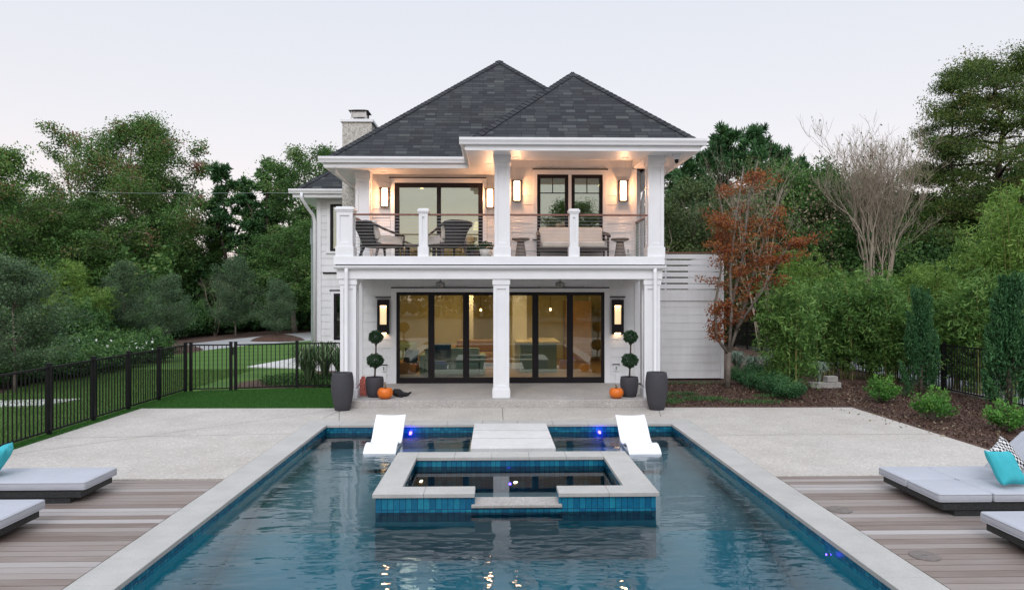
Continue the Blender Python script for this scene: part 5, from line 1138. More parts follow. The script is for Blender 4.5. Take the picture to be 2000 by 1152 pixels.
def tree_mesh(seed, H, R, base=0.25, prof='round', nl=26, ns=5, nc=3, per=24, cr=0.45, leaf=0.24, asp=0.65, lm='mid', bark='bark', tr=0.22, lift=0.35, droop=0.0, irr=0.25, tip=0.0, flat=0.75, bias=None, k=0, lean=0):
    rng = np.random.default_rng(seed); rnd = random.Random(seed); wood = MB(); top = 0.96
    tp = [Vector((0, 0, -0.1))]; m = 9
    for i in range(1, m + 1): tp.append(Vector((rnd.uniform(-1, 1) * R * 0.035 * i ** 0.6 + lean * (i / m) ** 1.5, rnd.uniform(-1, 1) * R * 0.035 * i ** 0.6, H * top * i / m)))
    wood.tube(tp, [tr * (1.15 if i == 0 else 1 - 0.88 * i / m) for i in range(m + 1)], 9)
    def tpos(z):
        f_ = min(max(z / (H * top) * m, 0), m - 0.001); i = int(f_); return tp[i].lerp(tp[i + 1], f_ - i)
    cs = []; tb = []
    for i in range(nl):
        t = (i + rnd.uniform(0.2, 0.8)) / nl; z = H * (base + (1 - base) * t); rad = R * PROF[prof](t) * (1 + rnd.uniform(-irr, irr * 1.15)); az = i * 2.4 + rnd.uniform(-0.5, 0.5)
        a = tpos(max(H * base * 0.7, z - rad * lift - H * 0.02)); c0 = tpos(z); e = Vector((c0.x + math.cos(az) * rad, c0.y + math.sin(az) * rad, min(H * 1.0, z) - droop * rad))
        mid = a.lerp(e, 0.5) + Vector((rnd.uniform(-1, 1), rnd.uniform(-1, 1), 0.35 + droop)) * rad * 0.14
        r0 = tr * 0.42 * (1 - 0.65 * t); wood.tube([a, a.lerp(mid, 0.55) + Vector((0, 0, rad * 0.02)), mid, e], [r0, r0 * 0.75, r0 * 0.5, r0 * 0.14], 5)
        red = rnd.random()
        for j in range(ns):
            s = 0.30 + 0.70 * (j + rnd.random()) / ns; q = mid.lerp(e, (s - 0.5) * 2) if s > 0.5 else a.lerp(mid, s * 2)
            az2 = az + rnd.choice((-1, 1)) * rnd.uniform(0.4, 1.3); L_ = rad * rnd.uniform(0.22, 0.42) + 0.15; u = q + Vector((math.cos(az2), math.sin(az2), rnd.uniform(-0.25, 0.55) - droop * 0.6)) * L_
            wood.tube([q, q.lerp(u, 0.5) + Vector((0, 0, L_ * 0.08)), u], [r0 * 0.35, r0 * 0.22, r0 * 0.08], 4, caps=False)
            for c in range(nc):
                p = q.lerp(u, (c + 0.8) / nc); cs.append(p[:]); tb.append(rnd.uniform(0.12, 0.68) + (tip * red if s > 0.6 else 0) * (1 if t > 0.35 else 0.4))
    cs = np.array(cs); tb = np.array(tb) + np.random.default_rng(seed + 1).normal(size=len(tb)) * 0.14; C, T = clumps(rng, cs, per, cr, flat, tb, 0.16)
    return wood, leaves(rng, 'foliage', C, leaf, asp, LM[lm], T, bias, k)
def make_tree(name, loc, label, cat='tree', group=None, rz=0, bark='bark', **kw):
    wood, me = tree_mesh(bark=bark, **kw); r = thing(name, (0, 0, 0), label, cat, group); put(r, 'trunk', wood, bark); link('crown', me, r); r.location = loc; r.rotation_euler = (0, 0, rz); return r
def pine_mesh(seed, H, R, base=0.45, nl=30, per=55, cr=0.42, leaf=0.34, tr=0.2):
    rng = np.random.default_rng(seed); rnd = random.Random(seed); wood = MB(); m = 8
    tp = [Vector((rnd.uniform(-1, 1) * 0.10 * i, rnd.uniform(-1, 1) * 0.10 * i, H * i / m - 0.1)) for i in range(m + 1)]; wood.tube(tp, [tr * (1 - 0.85 * i / m) for i in range(m + 1)], 8)
    cs = []; 
    for i in range(nl):
        t = (i + rnd.random()) / nl; z = H * (base + (0.97 - base) * t); rad = R * (1.0 - 0.72 * t ** 1.4) * rnd.uniform(0.55, 1.15); az = rnd.uniform(0, 6.28); f_ = min(z / H * m, m - 0.01); a = tp[int(f_)].lerp(tp[int(f_) + 1], f_ - int(f_))
        e = a + Vector((math.cos(az) * rad, math.sin(az) * rad, rad * rnd.uniform(0.1, 0.5))); mid = a.lerp(e, 0.5) + Vector((0, 0, -rad * 0.05)); wood.tube([a, mid, e], [tr * 0.25, tr * 0.16, tr * 0.07], 4, caps=False)
        for j in range(6):
            s = rnd.uniform(0.45, 1.0); q = a.lerp(e, s) + Vector((rnd.uniform(-1, 1), rnd.uniform(-1, 1), rnd.uniform(-0.1, 0.8))) * rad * 0.28; cs.append(q[:])
    for j in range(5): cs.append((tp[-1].x + rnd.uniform(-0.3, 0.3), tp[-1].y, H - 0.1 - j * 0.25))
    cs = np.array(cs); n = len(cs); d = unit(rng.normal(size=(n * per, 3)) + np.array([0, 0, 0.35])); C0 = np.repeat(cs, per, 0); C = C0 + d * rng.uniform(0.15, 1.0, (n * per, 1)) * cr * np.repeat(rng.uniform(0.6, 1.25, n), per)[:, None]
    S = unit(np.cross(d, rng.normal(size=(n * per, 3)))); l = leaf * rng.uniform(0.7, 1.3, n * per); T = np.repeat(rng.uniform(0.1, 0.7, n), per) + rng.normal(size=n * per) * 0.15
    return wood, quads_mesh('needles', C, d, S, l, l * 0.30, T, LM['pine'])
def bare_mesh(seed, stems, H, spread, r0, depth, mb=None, up=0.25, ln=None, tw=0.35, mr=0.004):
    rnd = random.Random(seed); mb = mb or MB(); tips = []
    def grow(p, d, L_, r, dep):
        pts = [p]; dd = d.copy(); n = 4
        for k in range(n):
            dd = (dd + Vector((rnd.uniform(-1, 1), rnd.uniform(-1, 1), rnd.uniform(-0.3, 1) * up)) * (0.12 + 0.05 * (depth - dep))).normalized(); pts.append(pts[-1] + dd * L_ / n)
        mb.tube(pts, [r * (1 - 0.45 * k / n) for k in range(n + 1)], 6 if dep > 3 else 4 if dep > 1 else 3, caps=False)
        if dep <= 0: tips.append(pts[-1][:]); return
        nk = 3 if dep < depth else 2
        for k in range(nk):
            q = pts[n] if k == 0 else pts[rnd.randint(2, n)]; an = rnd.uniform(0, 6.28); sp = rnd.uniform(0.7, 1.3) * tw * (0.6 + 0.28 * (depth - dep)) * (0.55 if k == 0 else 1)
            nd = (dd + Vector((math.cos(an), math.sin(an), rnd.uniform(-0.2, 0.6))) * sp).normalized(); grow(q, nd, L_ * rnd.uniform(0.62, 0.82), max(mr, r * (0.60 if k == 0 else 0.46)), dep - 1)
    for i in range(stems):
        an = i / stems * 6.28 + rnd.uniform(-0.4, 0.4); s = spread * rnd.uniform(0.25, 1.0); grow(Vector((math.cos(an) * r0 * 1.6, math.sin(an) * r0 * 1.6, -0.1)), Vector((math.cos(an) * s, math.sin(an) * s, 1)).normalized(), H * (ln or 0.34) * rnd.uniform(0.85, 1.15), r0 * rnd.uniform(0.6, 1.0), depth)
    return mb, np.array(tips)
# ---------------- background trees: prototypes are placed first, further ones are copies sharing their meshes
def place(proto, px, Y, scale, rz, label, group, name=None, z=0):
    c = copy_tree(proto); x = P(px, 576, Y).x; c.location = (x, Y, z); c.scale = (scale[0], scale[0], scale[1]); c.rotation_euler = (0, 0, rz); c['label'] = label; c['group'] = group
    if name: c.name = name
    return c
def hz(py, Y): return P(1000, py, Y).z
GB = 'trees of the wood behind the house'
# left: tall sweet gum, edge tree
make_tree('sweet_gum_tree', (P(258, 576, 50).x, 50, 0), 'tallest broadleaf tree left of the house with reddish tips and a pale trunk', bark='palebark', seed=11, H=hz(238, 50), R=4.7, base=0.12, prof='egg', nl=62, ns=8, nc=3, per=76, cr=0.5, leaf=0.13, lm='gum', tr=0.24, lift=0.5, irr=0.22, tip=0.28)
r = make_tree('sweet_gum_tree', (P(150, 576, 52).x, 52, 0), 'slim reddish leaved tree leaning out left of the tallest tree', bark='bark', seed=12, H=hz(248, 52), R=1.9, base=0.45, prof='wide', nl=16, ns=4, nc=3, per=44, cr=0.38, leaf=0.16, lm='gum', tr=0.14, lift=1.0, irr=0.5, tip=0.5, lean=-0.8)
make_tree('sweet_gum_tree', (P(365, 576, 52).x, 52, 0), 'slim reddish leaved tree leaning out right of the tallest tree', seed=13, H=hz(285, 52), R=1.9, base=0.5, prof='wide', nl=14, ns=4, nc=3, per=44, cr=0.36, leaf=0.16, lm='gum', tr=0.14, lift=1.0, irr=0.5, tip=0.5, lean=0.7)
etree = make_tree('broadleaf_tree', (P(-10, 576, 44).x, 44, 0), 'large green tree with brown tinged top at the left edge', seed=14, H=hz(292, 44), R=3.6, base=0.14, prof='egg', nl=36, ns=6, nc=3, per=72, cr=0.46, leaf=0.14, lm='gum', tr=0.24, lift=0.6, irr=0.3, tip=0.25)
broad = make_tree('broadleaf_tree', (P(600, 576, 52).x, 52, 0), 'round green tree just left of the lower wing roof', seed=15, H=hz(292, 52), R=3.1, base=0.25, prof='round', nl=30, ns=5, nc=3, per=72, cr=0.46, leaf=0.14, lm='mid', tr=0.22, irr=0.3, tip=0.12)
wood, me = pine_mesh(21, 12.0, 2.1, nl=24, per=50, cr=0.36); pine = thing('pine_tree', (0, 0, 0), 'pine tree with tufted top, second from the tall gum tree', 'tree', GB); put(pine, 'trunk', wood, 'darkbark'); link('crown', me, pine); pine.location = (P(440, 576, 52).x, 52, 0); pine.scale = (1, 1, hz(326, 52) / 12)
wood, me = pine_mesh(22, 12.0, 1.9, base=0.38, nl=24, per=46, cr=0.36); pineb = thing('pine_tree', (0, 0, 0), 'thin pine tree with open crown midway between the gum tree and house', 'tree', GB); put(pineb, 'trunk', wood, 'darkbark'); link('crown', me, pineb); pineb.location = (P(512, 576, 53).x, 53, 0); pineb.scale = (1, 1, hz(318, 53) / 12)
def nth(k): return ['first', 'second', 'third', 'fourth', 'fifth', 'sixth', 'seventh', 'eighth', 'ninth', 'tenth', 'eleventh', 'twelfth', 'thirteenth', 'fourteenth'][k]
for k, (p, px, py, Y, s, rz) in enumerate(((pine, 466, 352, 55, 1.0, 1.3), (pineb, 545, 352, 56, 0.9, 2.2), (pine, 412, 425, 57, 0.8, 2.9), (pineb, 490, 380, 50, 0.9, 4.0), (pine, 572, 330, 58, 1.1, 5.1), (pine, 640, 300, 56, 1.1, 0.6))):
    place(p, px, Y, (s, hz(py, Y) / 12), rz, 'pine tree, %s from the left among the pines left of the house' % nth([2, 5, 1, 4, 6, 7][k] - 1), GB)
pine['label'] = 'tufted pine tree, tallest of the pines on the left side'; pineb['label'] = 'thin open pine tree standing highest just left of the round green tree'
for k, (p, px, py, Y, s, rz) in enumerate(((broad, 95, 400, 50, 1.0, 1.0), (broad, 60, 380, 56, 1.1, 2.4), (etree, 300, 330, 57, 0.7, 2.0), (broad, 200, 400, 46, 0.9, 3.3), (broad, 400, 480, 52, 0.6, 0.4), (broad, 640, 420, 46, 0.9, 4.2), (broad, 575, 440, 47, 0.85, 5.2), (etree, -60, 330, 52, 1.0, 1.7))):
    H0 = hz(292, 52) if p is broad else hz(292, 44)
    place(p, px, Y, (s, hz(py, Y) / H0), rz, 'green broadleaf tree of the left wood, %s from the left edge' % nth([2, 1, 4, 3, 5, 7, 6, 0][k]), GB)
# right
wood, me = pine_mesh(31, 12.5, 3.2, base=0.30, nl=40, per=60, cr=0.5); rp_ = thing('pine_tree', (0, 0, 0), 'dark pine tree right of the roof, the tallest of that group', 'tree', GB); put(rp_, 'trunk', wood, 'darkbark'); link('crown', me, rp_); rp_.location = (P(1420, 576, 48).x, 48, 0); rp_.scale = (1, 1, hz(250, 48) / 12.5)
for k, (px, py, Y, s, rz) in enumerate(((1366, 300, 50, 0.95, 1.1), (1468, 246, 50, 0.95, 2.4), (1512, 282, 52, 0.9, 3.7), (1320, 330, 52, 0.9, 5.0), (1560, 310, 55, 0.8, 0.7))):
    place(rp_, px, Y, (s, hz(py, Y) / 12.5), rz, 'dark pine tree right of the house, %s from the roof' % nth([1, 3, 4, 0, 5][k]), GB)
make_tree('cypress_tree', (P(1945, 576, 36).x, 36, 0), 'huge feathery cypress tree in the upper right corner', seed=41, H=hz(100, 36), R=4.6, base=0.22, prof='wide', nl=54, ns=8, nc=4, per=80, cr=0.36, leaf=0.115, asp=0.45, lm='cyp', bark='darkbark', tr=0.32, lift=0.1, droop=0.12, irr=0.42, flat=0.6, bias=(0, 0, -1), k=0.25)
make_tree('cypress_tree', (P(1862, 576, 37).x, 37, 0), 'slender cypress tree rising at the left side of the huge one', seed=42, H=hz(128, 37), R=1.6, base=0.5, prof='egg', nl=20, ns=5, nc=3, per=75, cr=0.32, leaf=0.115, asp=0.45, lm='cyp', bark='darkbark', tr=0.15, lift=0.2, droop=0.1, flat=0.6)
gr_ = make_tree('broadleaf_tree', (P(1790, 576, 40).x, 40, 0), 'bushy green tree below the bare tree branches on the right', seed=43, H=hz(375, 40), R=3.4, base=0.08, prof='round', nl=34, ns=6, nc=3, per=56, cr=0.46, leaf=0.15, lm='mid', tr=0.2, irr=0.25)
for k, (px, py, Y, s, rz) in enumerate(((1600, 370, 42, 1.0, 1.0), (1870, 400, 39, 1.0, 2.0), (1935, 380, 42, 1.05, 3.0), (1730, 400, 43, 0.9, 4.0), (2010, 330, 38, 1.2, 5.0), (1640, 330, 46, 0.9, 0.5), (2080, 300, 42, 1.2, 0.9), (1560, 330, 36.5, 0.85, 2.6), (1665, 430, 35.5, 0.7, 3.9))):
    place(gr_, px, Y, (s, hz(py, Y) / hz(375, 40)), rz, 'bushy green tree of the right wood, %s from the red leaved tree' % nth([1, 5, 6, 4, 7, 2, 8, 0, 3][k]), GB)
ol = make_tree('scrub_tree', (P(1345, 576, 38).x, 38, 0), 'olive brown scrubby tree between the roof and the red tree', seed=44, H=hz(352, 38), R=2.3, base=0.06, prof='round', nl=30, ns=6, nc=3, per=34, cr=0.38, leaf=0.14, lm='olive', bark='bone', tr=0.10, lift=0.9, irr=0.35)
for k, (px, py, Y, s, rz) in enumerate(((1500, 320, 40, 1.1, 2.2), (1440, 385, 36, 1.0, 1.1), (1555, 350, 38, 1.1, 4.4), (1310, 400, 36, 0.9, 3.0))):
    place(ol, px, Y, (s, hz(py, Y) / hz(352, 38)), rz, 'olive brown scrubby tree, %s from the house in that row' % nth([2, 1, 3, 0][k]), GB)
# bare trees
mb, tips = bare_mesh(57, 8, hz(205, 33), 0.11, 0.14, 6, up=0.7, tw=0.33, ln=0.285, mr=0.0075); r = thing('bare_tree', (0, 0, 0), 'tall bare vase shaped tree with many pale stems on the right', 'tree'); put(r, 'branches', mb, 'bone')
rng = np.random.default_rng(5); tt = tips[rng.random(len(tips)) < 0.10]; C, T = clumps(rng, tt, 1, 0.08); link('sparse_leaves', leaves(rng, 'foliage', C, 0.13, 0.6, LM['olive'], T), r); r.location = (P(1700, 576, 33).x, 33, 0); r.scale = (0.95, 0.95, 1)
mb, tips = bare_mesh(52, 4, 7.0, 0.4, 0.05, 4, up=0.3, tw=0.5); bt = thing('bare_tree', (0, 0, 0), 'bare twiggy grey tree behind the red leaved tree', 'tree', 'bare small trees'); put(bt, 'branches', mb, 'bone'); bt.location = (P(1490, 576, 31).x, 31, 0); bt.scale = (1.1, 1.1, hz(330, 31) / 6.2)
for k, (px, Y, s, zs, rz) in enumerate(((1335, 37, 0.6, hz(400, 37) / 6.2, 4), (1385, 36, 0.6, hz(420, 36) / 6.2, 1), (420, 44, 0.55, hz(545, 44) / 6.2, 3))):
    place(bt, px, Y, (s, zs), rz, ['pale bare tree close to the house eave', 'pale bare tree between the eave and the red tree', 'small bare tree among the bushes beyond the driveway'][k], 'bare small trees')
# young trees on the left
yt = make_tree('young_oak_tree', (-12.3, 18.5, 0), 'young grey green oak tree near the left edge behind the fence', seed=61, H=hz(508, 18.5), R=1.0, base=0.24, prof='egg', nl=34, ns=6, nc=3, per=42, cr=0.15, leaf=0.065, asp=0.45, lm='grey', bark='bark', tr=0.045, lift=0.8, irr=0.45)
for k, (px, Y, s, zs, rz, lab) in enumerate(((242, 34.5, 0.95, hz(515, 34.5), 1, 'dark young oak tree with bare lower trunk beyond the lawn'), (328, 34.2, 0.9, hz(540, 34.2), 2.5, 'young oak tree in the mulch island left of the gate'), (460, 43, 1.1, hz(505, 43), 4, 'young oak tree with pale trunk beyond the driveway'), (543, 39.6, 0.85, hz(548, 39.6), 5, 'small pale young tree on the mulch mound beside the driveway'))):
    place(yt, px, Y, (s, zs / hz(508, 18.5)), rz, lab, 'young trees around the driveway')
# red leaved tree beside the screen
r = thing('red_leaved_tree', (0, 0, 0), 'multi stem tree with rust red leaves beside the white screen wall', 'tree'); H_ = P(1480, 300, 19.1).z
rnd = random.Random(71); rng = np.random.default_rng(71); wood = MB(); cs = []
wood.tube([(0, 0, -0.05), (0.02, 0, 0.45), (0.04, 0, 0.95)], [0.085, 0.07, 0.07], 10)
stems = [((0.04, 0, 0.9), (-0.35, 0.0, 1.35), (-0.40, 0, 2.2), (-0.20, 0.0, 3.2), (-0.28, -0.1, 3.7)), ((0.04, 0, 0.9), (0.12, 0, 2.0), (0.12, 0.1, 3.2), (0.30, 0.1, 4.6), (0.55, 0.1, 6.0)), ((0.05, 0, 0.95), (0.55, 0.2, 2.0), (0.95, 0.3, 3.1), (1.35, 0.3, 4.2), (1.9, 0.3, 5.4)), ((0.1, 0, 1.6), (0.2, 0.3, 3.0), (0.15, 0.5, 4.2), (-0.05, 0.6, 5.3)), ((0.3, 0, 1.6), (1.0, -0.2, 2.6), (1.5, -0.2, 3.4), (2.0, -0.2, 4.0)), ((0.12, 0, 2.2), (0.7, 0.5, 3.6), (1.0, 0.8, 5.2), (1.35, 0.9, 6.3))]
for si, st in enumerate(stems):
    pts = [Vector((p[0] * 0.86, p[1], p[2])) for p in st]; wood.tube(pts, [0.045 * (1 - 0.75 * k / (len(pts) - 1)) + 0.006 for k in range(len(pts))], 7)
    for k in range(15 if si else 10):
        s = rnd.uniform(0.17, 1.0) * (len(pts) - 1.001); i = int(s); q = pts[i].lerp(pts[i + 1], s - i); an = rnd.uniform(0, 6.28); L_ = rnd.uniform(0.2, 0.75) if si else rnd.uniform(0.08, 0.22)
        e = q + Vector((math.cos(an) * L_ * (1.15 if si else 1), math.sin(an) * L_ * 0.8, rnd.uniform(0.1, 0.5) * L_ + 0.05)); wood.tube([q, q.lerp(e, 0.5) + Vector((0, 0, 0.03)), e], [0.013, 0.008, 0.003], 4, caps=False)
        for c in range(3): cs.append((q.lerp(e, (c + 1) / 3) + Vector((0, 0, 0.02)))[:])
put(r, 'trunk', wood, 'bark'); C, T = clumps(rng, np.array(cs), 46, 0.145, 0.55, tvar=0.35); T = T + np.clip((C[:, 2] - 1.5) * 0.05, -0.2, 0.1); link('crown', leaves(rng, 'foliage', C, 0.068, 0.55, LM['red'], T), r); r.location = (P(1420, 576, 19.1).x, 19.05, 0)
# bamboo clumps
def bamboo_mesh(seed, H, R, n, lm, culms=18, per=24):
    rng = np.random.default_rng(seed); rnd = random.Random(seed); mb = MB(); cs = []
    for k in range(culms):
        an = rnd.uniform(0, 6.28); q = rnd.uniform(0, R * 0.6); h = H * rnd.uniform(0.62, 1.12); o = Vector((math.cos(an) * q, math.sin(an) * q, -0.05)); dr = Vector((math.cos(an), math.sin(an), 0)) * rnd.uniform(0.1, 0.6) * R
        pts = [o, o + dr * 0.08 + Vector((0, 0, h * 0.35)), o + dr * 0.35 + Vector((0, 0, h * 0.7)), o + dr * 1.0 + Vector((0, 0, h))]; mb.tube(pts, [0.016, 0.014, 0.010, 0.004], 5, caps=False)
        for j in range(n):
            s = rnd.uniform(0.12, 1.0) ** 0.9 * 2.999; i = int(s); p = pts[i].lerp(pts[i + 1], s - i); a2 = rnd.uniform(0, 6.28); l = rnd.uniform(0.1, 0.5) * R * 0.9; cs.append((p + Vector((math.cos(a2) * l, math.sin(a2) * l, rnd.uniform(-0.1, 0.25))))[:])
    C, T = clumps(rng, np.array(cs), per, 0.12, 0.8, tvar=0.45)
    return mb, leaves(rng, 'foliage', C, 0.15, 0.22, LM[lm], T, (0, 0, 1), 0.2)
mb, me = bamboo_mesh(81, 2.9, 0.95, 26, 'bam'); bb = thing('bamboo_clump', (0, 0, 0), 'green bamboo clump nearest the red leaved tree in the mulch bed', 'bamboo', 'bamboo clumps along the right fence'); put(bb, 'culms', mb, 'culm'); link('foliage', me, bb); bb.location = (P(1535, 576, 18.6).x, 18.6, 0); bb.scale = (0.95, 0.95, hz(545, 18.6) / 3.0)
for k, (px, Y, s, py, rz) in enumerate(((1612, 21.4, 1.05, 552, 1.0), (1690, 21.0, 1.15, 528, 2.2), (1756, 20.2, 0.95, 560, 3.1), (1868, 18.6, 1.05, 572, 4.4), (1930, 18.0, 1.0, 530, 5.2), (1578, 23.5, 0.8, 575, 0.4))):
    place(bb, px, Y, (s, hz(py, Y) / 3.0), rz, 'green bamboo clump by the right fence, %s from the red leaved tree' % nth([2, 3, 4, 5, 6, 1][k]), 'bamboo clumps along the right fence')
mb, me = bamboo_mesh(82, 4.6, 1.1, 40, 'lime', 24, 26); lb = thing('bamboo_clump', (0, 0, 0), 'tall pale green feathery bamboo at the right edge', 'bamboo', 'tall pale bamboo'); put(lb, 'culms', mb, 'culm'); link('foliage', me, lb); lb.location = (P(1985, 576, 18.6).x, 18.6, 0); lb.scale = (1, 1, hz(400, 19.5) / 4.6)
for k, (px, Y, s, py, rz, lab) in enumerate(((130, 34, 1.0, 585, 1, 'low lime green bamboo clump on the left beyond the hedge'), (175, 33, 1.0, 570, 2, 'lime green bamboo clump right of another beyond the hedge'), (95, 35, 0.9, 600, 3, 'leftmost lime green bamboo clump beyond the hedge'), (1555, 30, 0.8, 500, 4, 'tall slender bamboo clump behind the right fence near the red tree'), (1640, 31, 0.8, 530, 5, 'tall bamboo clump below the bare tree'), (1830, 27, 1.0, 525, 0.3, 'tall bamboo clump with bare yellow culms behind the juniper'), (1780, 29, 0.9, 530, 3.0, 'tall bamboo clump between bare tree and juniper'), (1950, 22, 1.0, 455, 2.0, 'tall bamboo clump just inside the pale one at the right edge'), (130, 40, 1.2, 520, 4.0, 'tall bamboo with thin culms behind the lime clumps'))):
    place(lb, px, Y, (s, hz(py, Y) / 4.6), rz, lab, 'tall bamboo')
# junipers
def juniper_mesh(seed, H, R, n):
    rng = np.random.default_rng(seed); mb = MB(); mb.tube([(0, 0, -0.05), (0.02, 0, H * 0.9)], [0.05, 0.01], 7); rnd = random.Random(seed); Cs = []; Ds = []; Ts = []
    for k in range(90):
        t = rnd.random() ** 0.8; an = rnd.uniform(0, 6.28); rr = R * (1 - t) ** 0.95 * rnd.uniform(0.45, 1.15) + 0.02; L_ = H * rnd.uniform(0.14, 0.26); b0 = np.array([math.cos(an) * rr * 0.6, math.sin(an) * rr * 0.6, t * H * 0.88]); d = np.array([math.cos(an) * 0.33, math.sin(an) * 0.33, 1.0]); d /= np.linalg.norm(d)
        mb.tube([tuple(b0 * np.array([0.2, 0.2, 1])), tuple(b0), tuple(b0 + d * L_)], [0.01, 0.008, 0.002], 4, caps=False); m = n; s = rng.random(m) ** 0.8; Cs.append(b0 + d * (s[:, None] * L_) + rng.normal(size=(m, 3)) * (0.075 * (1.15 - s[:, None]))); Ds.append(unit(d + rng.normal(size=(m, 3)) * 0.45)); Ts.append(rnd.uniform(0.1, 0.6) + s * 0.3 + rng.normal(size=m) * 0.1)
    C = np.concatenate(Cs); C[:, 2] = np.maximum(C[:, 2], 0.02); D = np.concatenate(Ds); T = np.concatenate(Ts); S = unit(np.cross(D, rng.normal(size=D.shape))); l = rng.uniform(0.05, 0.10, len(C)); return mb, quads_mesh('foliage', C, D, S, l, l * 0.28, T, LM['jun'])
mb, me = juniper_mesh(91, 2.5, 0.50, 330); ju = thing('juniper', (0, 0, 0), 'upright dark green juniper in front of the bamboo', 'juniper', 'upright junipers in the right bed'); put(ju, 'trunk', mb, 'bark'); link('foliage', me, ju); ju.location = (10.42, 17.15, 0); ju.scale = (1, 1, 1.0)
c = place(ju, 1972, 14.75, (1.18, 1.1), 2.0, 'wide dark green juniper at the right edge of the photo', 'upright junipers in the right bed')
# small shrubs
def shrub_mesh(seed, H, R, n, leaf, asp, lm, per=30, cr=0.06, upk=0.4):
    rng = np.random.default_rng(seed); rnd = random.Random(seed); mb = MB(); cs = []
    for k in range(n):
        an = rnd.uniform(0, 6.28); t = rnd.uniform(0.45, 1.0); rr = R * rnd.uniform(0.1, 1.0) ** 0.6; e = Vector((math.cos(an) * rr, math.sin(an) * rr, H * t * (1 - 0.45 * (rr / R) ** 2))); mb.tube([(0, 0, -0.03), (e.x * 0.4, e.y * 0.4, e.z * 0.5), e], [0.012, 0.008, 0.004], 4, caps=False)
        for j in range(4): cs.append((e * (0.45 + 0.55 * (j + 1) / 4))[:])
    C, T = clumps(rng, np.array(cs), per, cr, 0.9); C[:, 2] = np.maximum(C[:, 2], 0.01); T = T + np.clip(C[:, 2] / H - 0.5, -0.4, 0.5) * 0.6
    return mb, leaves(rng, 'foliage', C, leaf, asp, LM[lm], T, (0, 0, 1), upk)
def shrub(name, loc, lab, cat, grp, **kw):
    mb, me = shrub_mesh(**kw); r = thing(name, (0, 0, 0), lab, cat, grp); put(r, 'stems', mb, 'bark'); link('foliage', me, r); r.location = loc; return r
GS = 'small bright shrubs in the mulch'
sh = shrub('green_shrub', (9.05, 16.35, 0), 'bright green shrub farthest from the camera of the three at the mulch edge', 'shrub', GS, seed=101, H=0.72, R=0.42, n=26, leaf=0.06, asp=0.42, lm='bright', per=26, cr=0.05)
place(sh, 1822, 13.95, (0.92, 1.05), 2, 'bright green shrub in the middle of the three at the mulch edge', GS); place(sh, 1975, 12.75, (1.0, 0.95), 4, 'bright green shrub nearest the right sun lounger', GS)
GD = 'dark low shrubs in the right bed'
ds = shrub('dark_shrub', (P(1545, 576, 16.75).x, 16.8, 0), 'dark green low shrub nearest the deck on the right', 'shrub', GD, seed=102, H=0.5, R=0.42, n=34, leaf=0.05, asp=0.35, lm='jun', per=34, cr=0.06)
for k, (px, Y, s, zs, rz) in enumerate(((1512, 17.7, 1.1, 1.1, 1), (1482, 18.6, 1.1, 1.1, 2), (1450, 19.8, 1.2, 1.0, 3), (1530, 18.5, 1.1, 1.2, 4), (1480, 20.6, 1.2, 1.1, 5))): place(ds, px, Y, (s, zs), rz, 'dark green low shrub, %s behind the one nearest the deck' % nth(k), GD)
# strap leaved grasses
def blades_mesh(seed, n, H, lm, w=0.03, arch=0.5):
    rng = np.random.default_rng(seed); mb = MB(); rnd = random.Random(seed)
    for k in range(n):
        an = rnd.uniform(0, 6.28); t = rnd.uniform(0.15, 1.0); h = H * rnd.uniform(0.65, 1.1); out = arch * H * t; o = Vector((math.cos(an), math.sin(an), 0)); sd = Vector((-o.y, o.x, 0)) * w * 0.5; tt = rnd.random()
        pts = [o * 0.03, o * out * 0.3 + Vector((0, 0, h * 0.55)), o * out * 0.75 + Vector((0, 0, h * 0.92)), o * out * 1.25 + Vector((0, 0, h * (1.0 - 0.35 * t)))]
        ww = [0.7, 1.0, 0.7, 0.08]
        for i in range(3): mb.quad(pts[i] - sd * ww[i], pts[i] + sd * ww[i], pts[i + 1] + sd * ww[i + 1], pts[i + 1] - sd * ww[i + 1], 0, tt)
    return mb.build('leaves', LM[lm], uv=False)
def grasses(name, loc, lab, cat, grp, **kw): r = thing(name, (0, 0, 0), lab, cat, grp); o = blades_mesh(**kw); o.parent = r; r.location = loc; return r
ag = grasses('strap_leaved_plant', (-5.15, 19.75, 0), 'large clump of arching strap leaves left of the house corner', 'plant', 'strap leaved plants by the house corner', seed=111, n=260, H=1.15, lm='blade', w=0.035, arch=0.55)
for k, (x, y, s, rz, lab) in enumerate(((-4.3, 20.0, 0.9, 1, 'strap leaved clump closest to the white column'), (-5.0, 21.0, 1.0, 2, 'strap leaved clump behind the other two'), )): c = copy_tree(ag); c.location = (x, y, 0); c.scale = (s, s, s); c.rotation_euler = (0, 0, rz); c['label'] = lab
sg = grasses('silver_grass', (P(1468, 576, 21.5).x, 21.5, 0), 'silvery variegated grass clump behind the dark shrubs', 'ornamental grass', 'silver grasses in the right bed', seed=112, n=300, H=0.65, lm='silver', w=0.02, arch=0.6)
for k, (px, Y, s, lab) in enumerate(((1500, 21.8, 1.1, 'silvery grass clump between two others behind the shrubs'), (1600, 20.2, 0.9, 'silvery grass clump below the bamboo'), (1440, 22.5, 1.1, 'silvery grass clump closest to the red leaved tree'))): c = copy_tree(sg); c.location = (P(px, 576, Y).x, Y, 0); c.scale = (s, s, s); c.rotation_euler = (0, 0, k + 1); c['label'] = lab
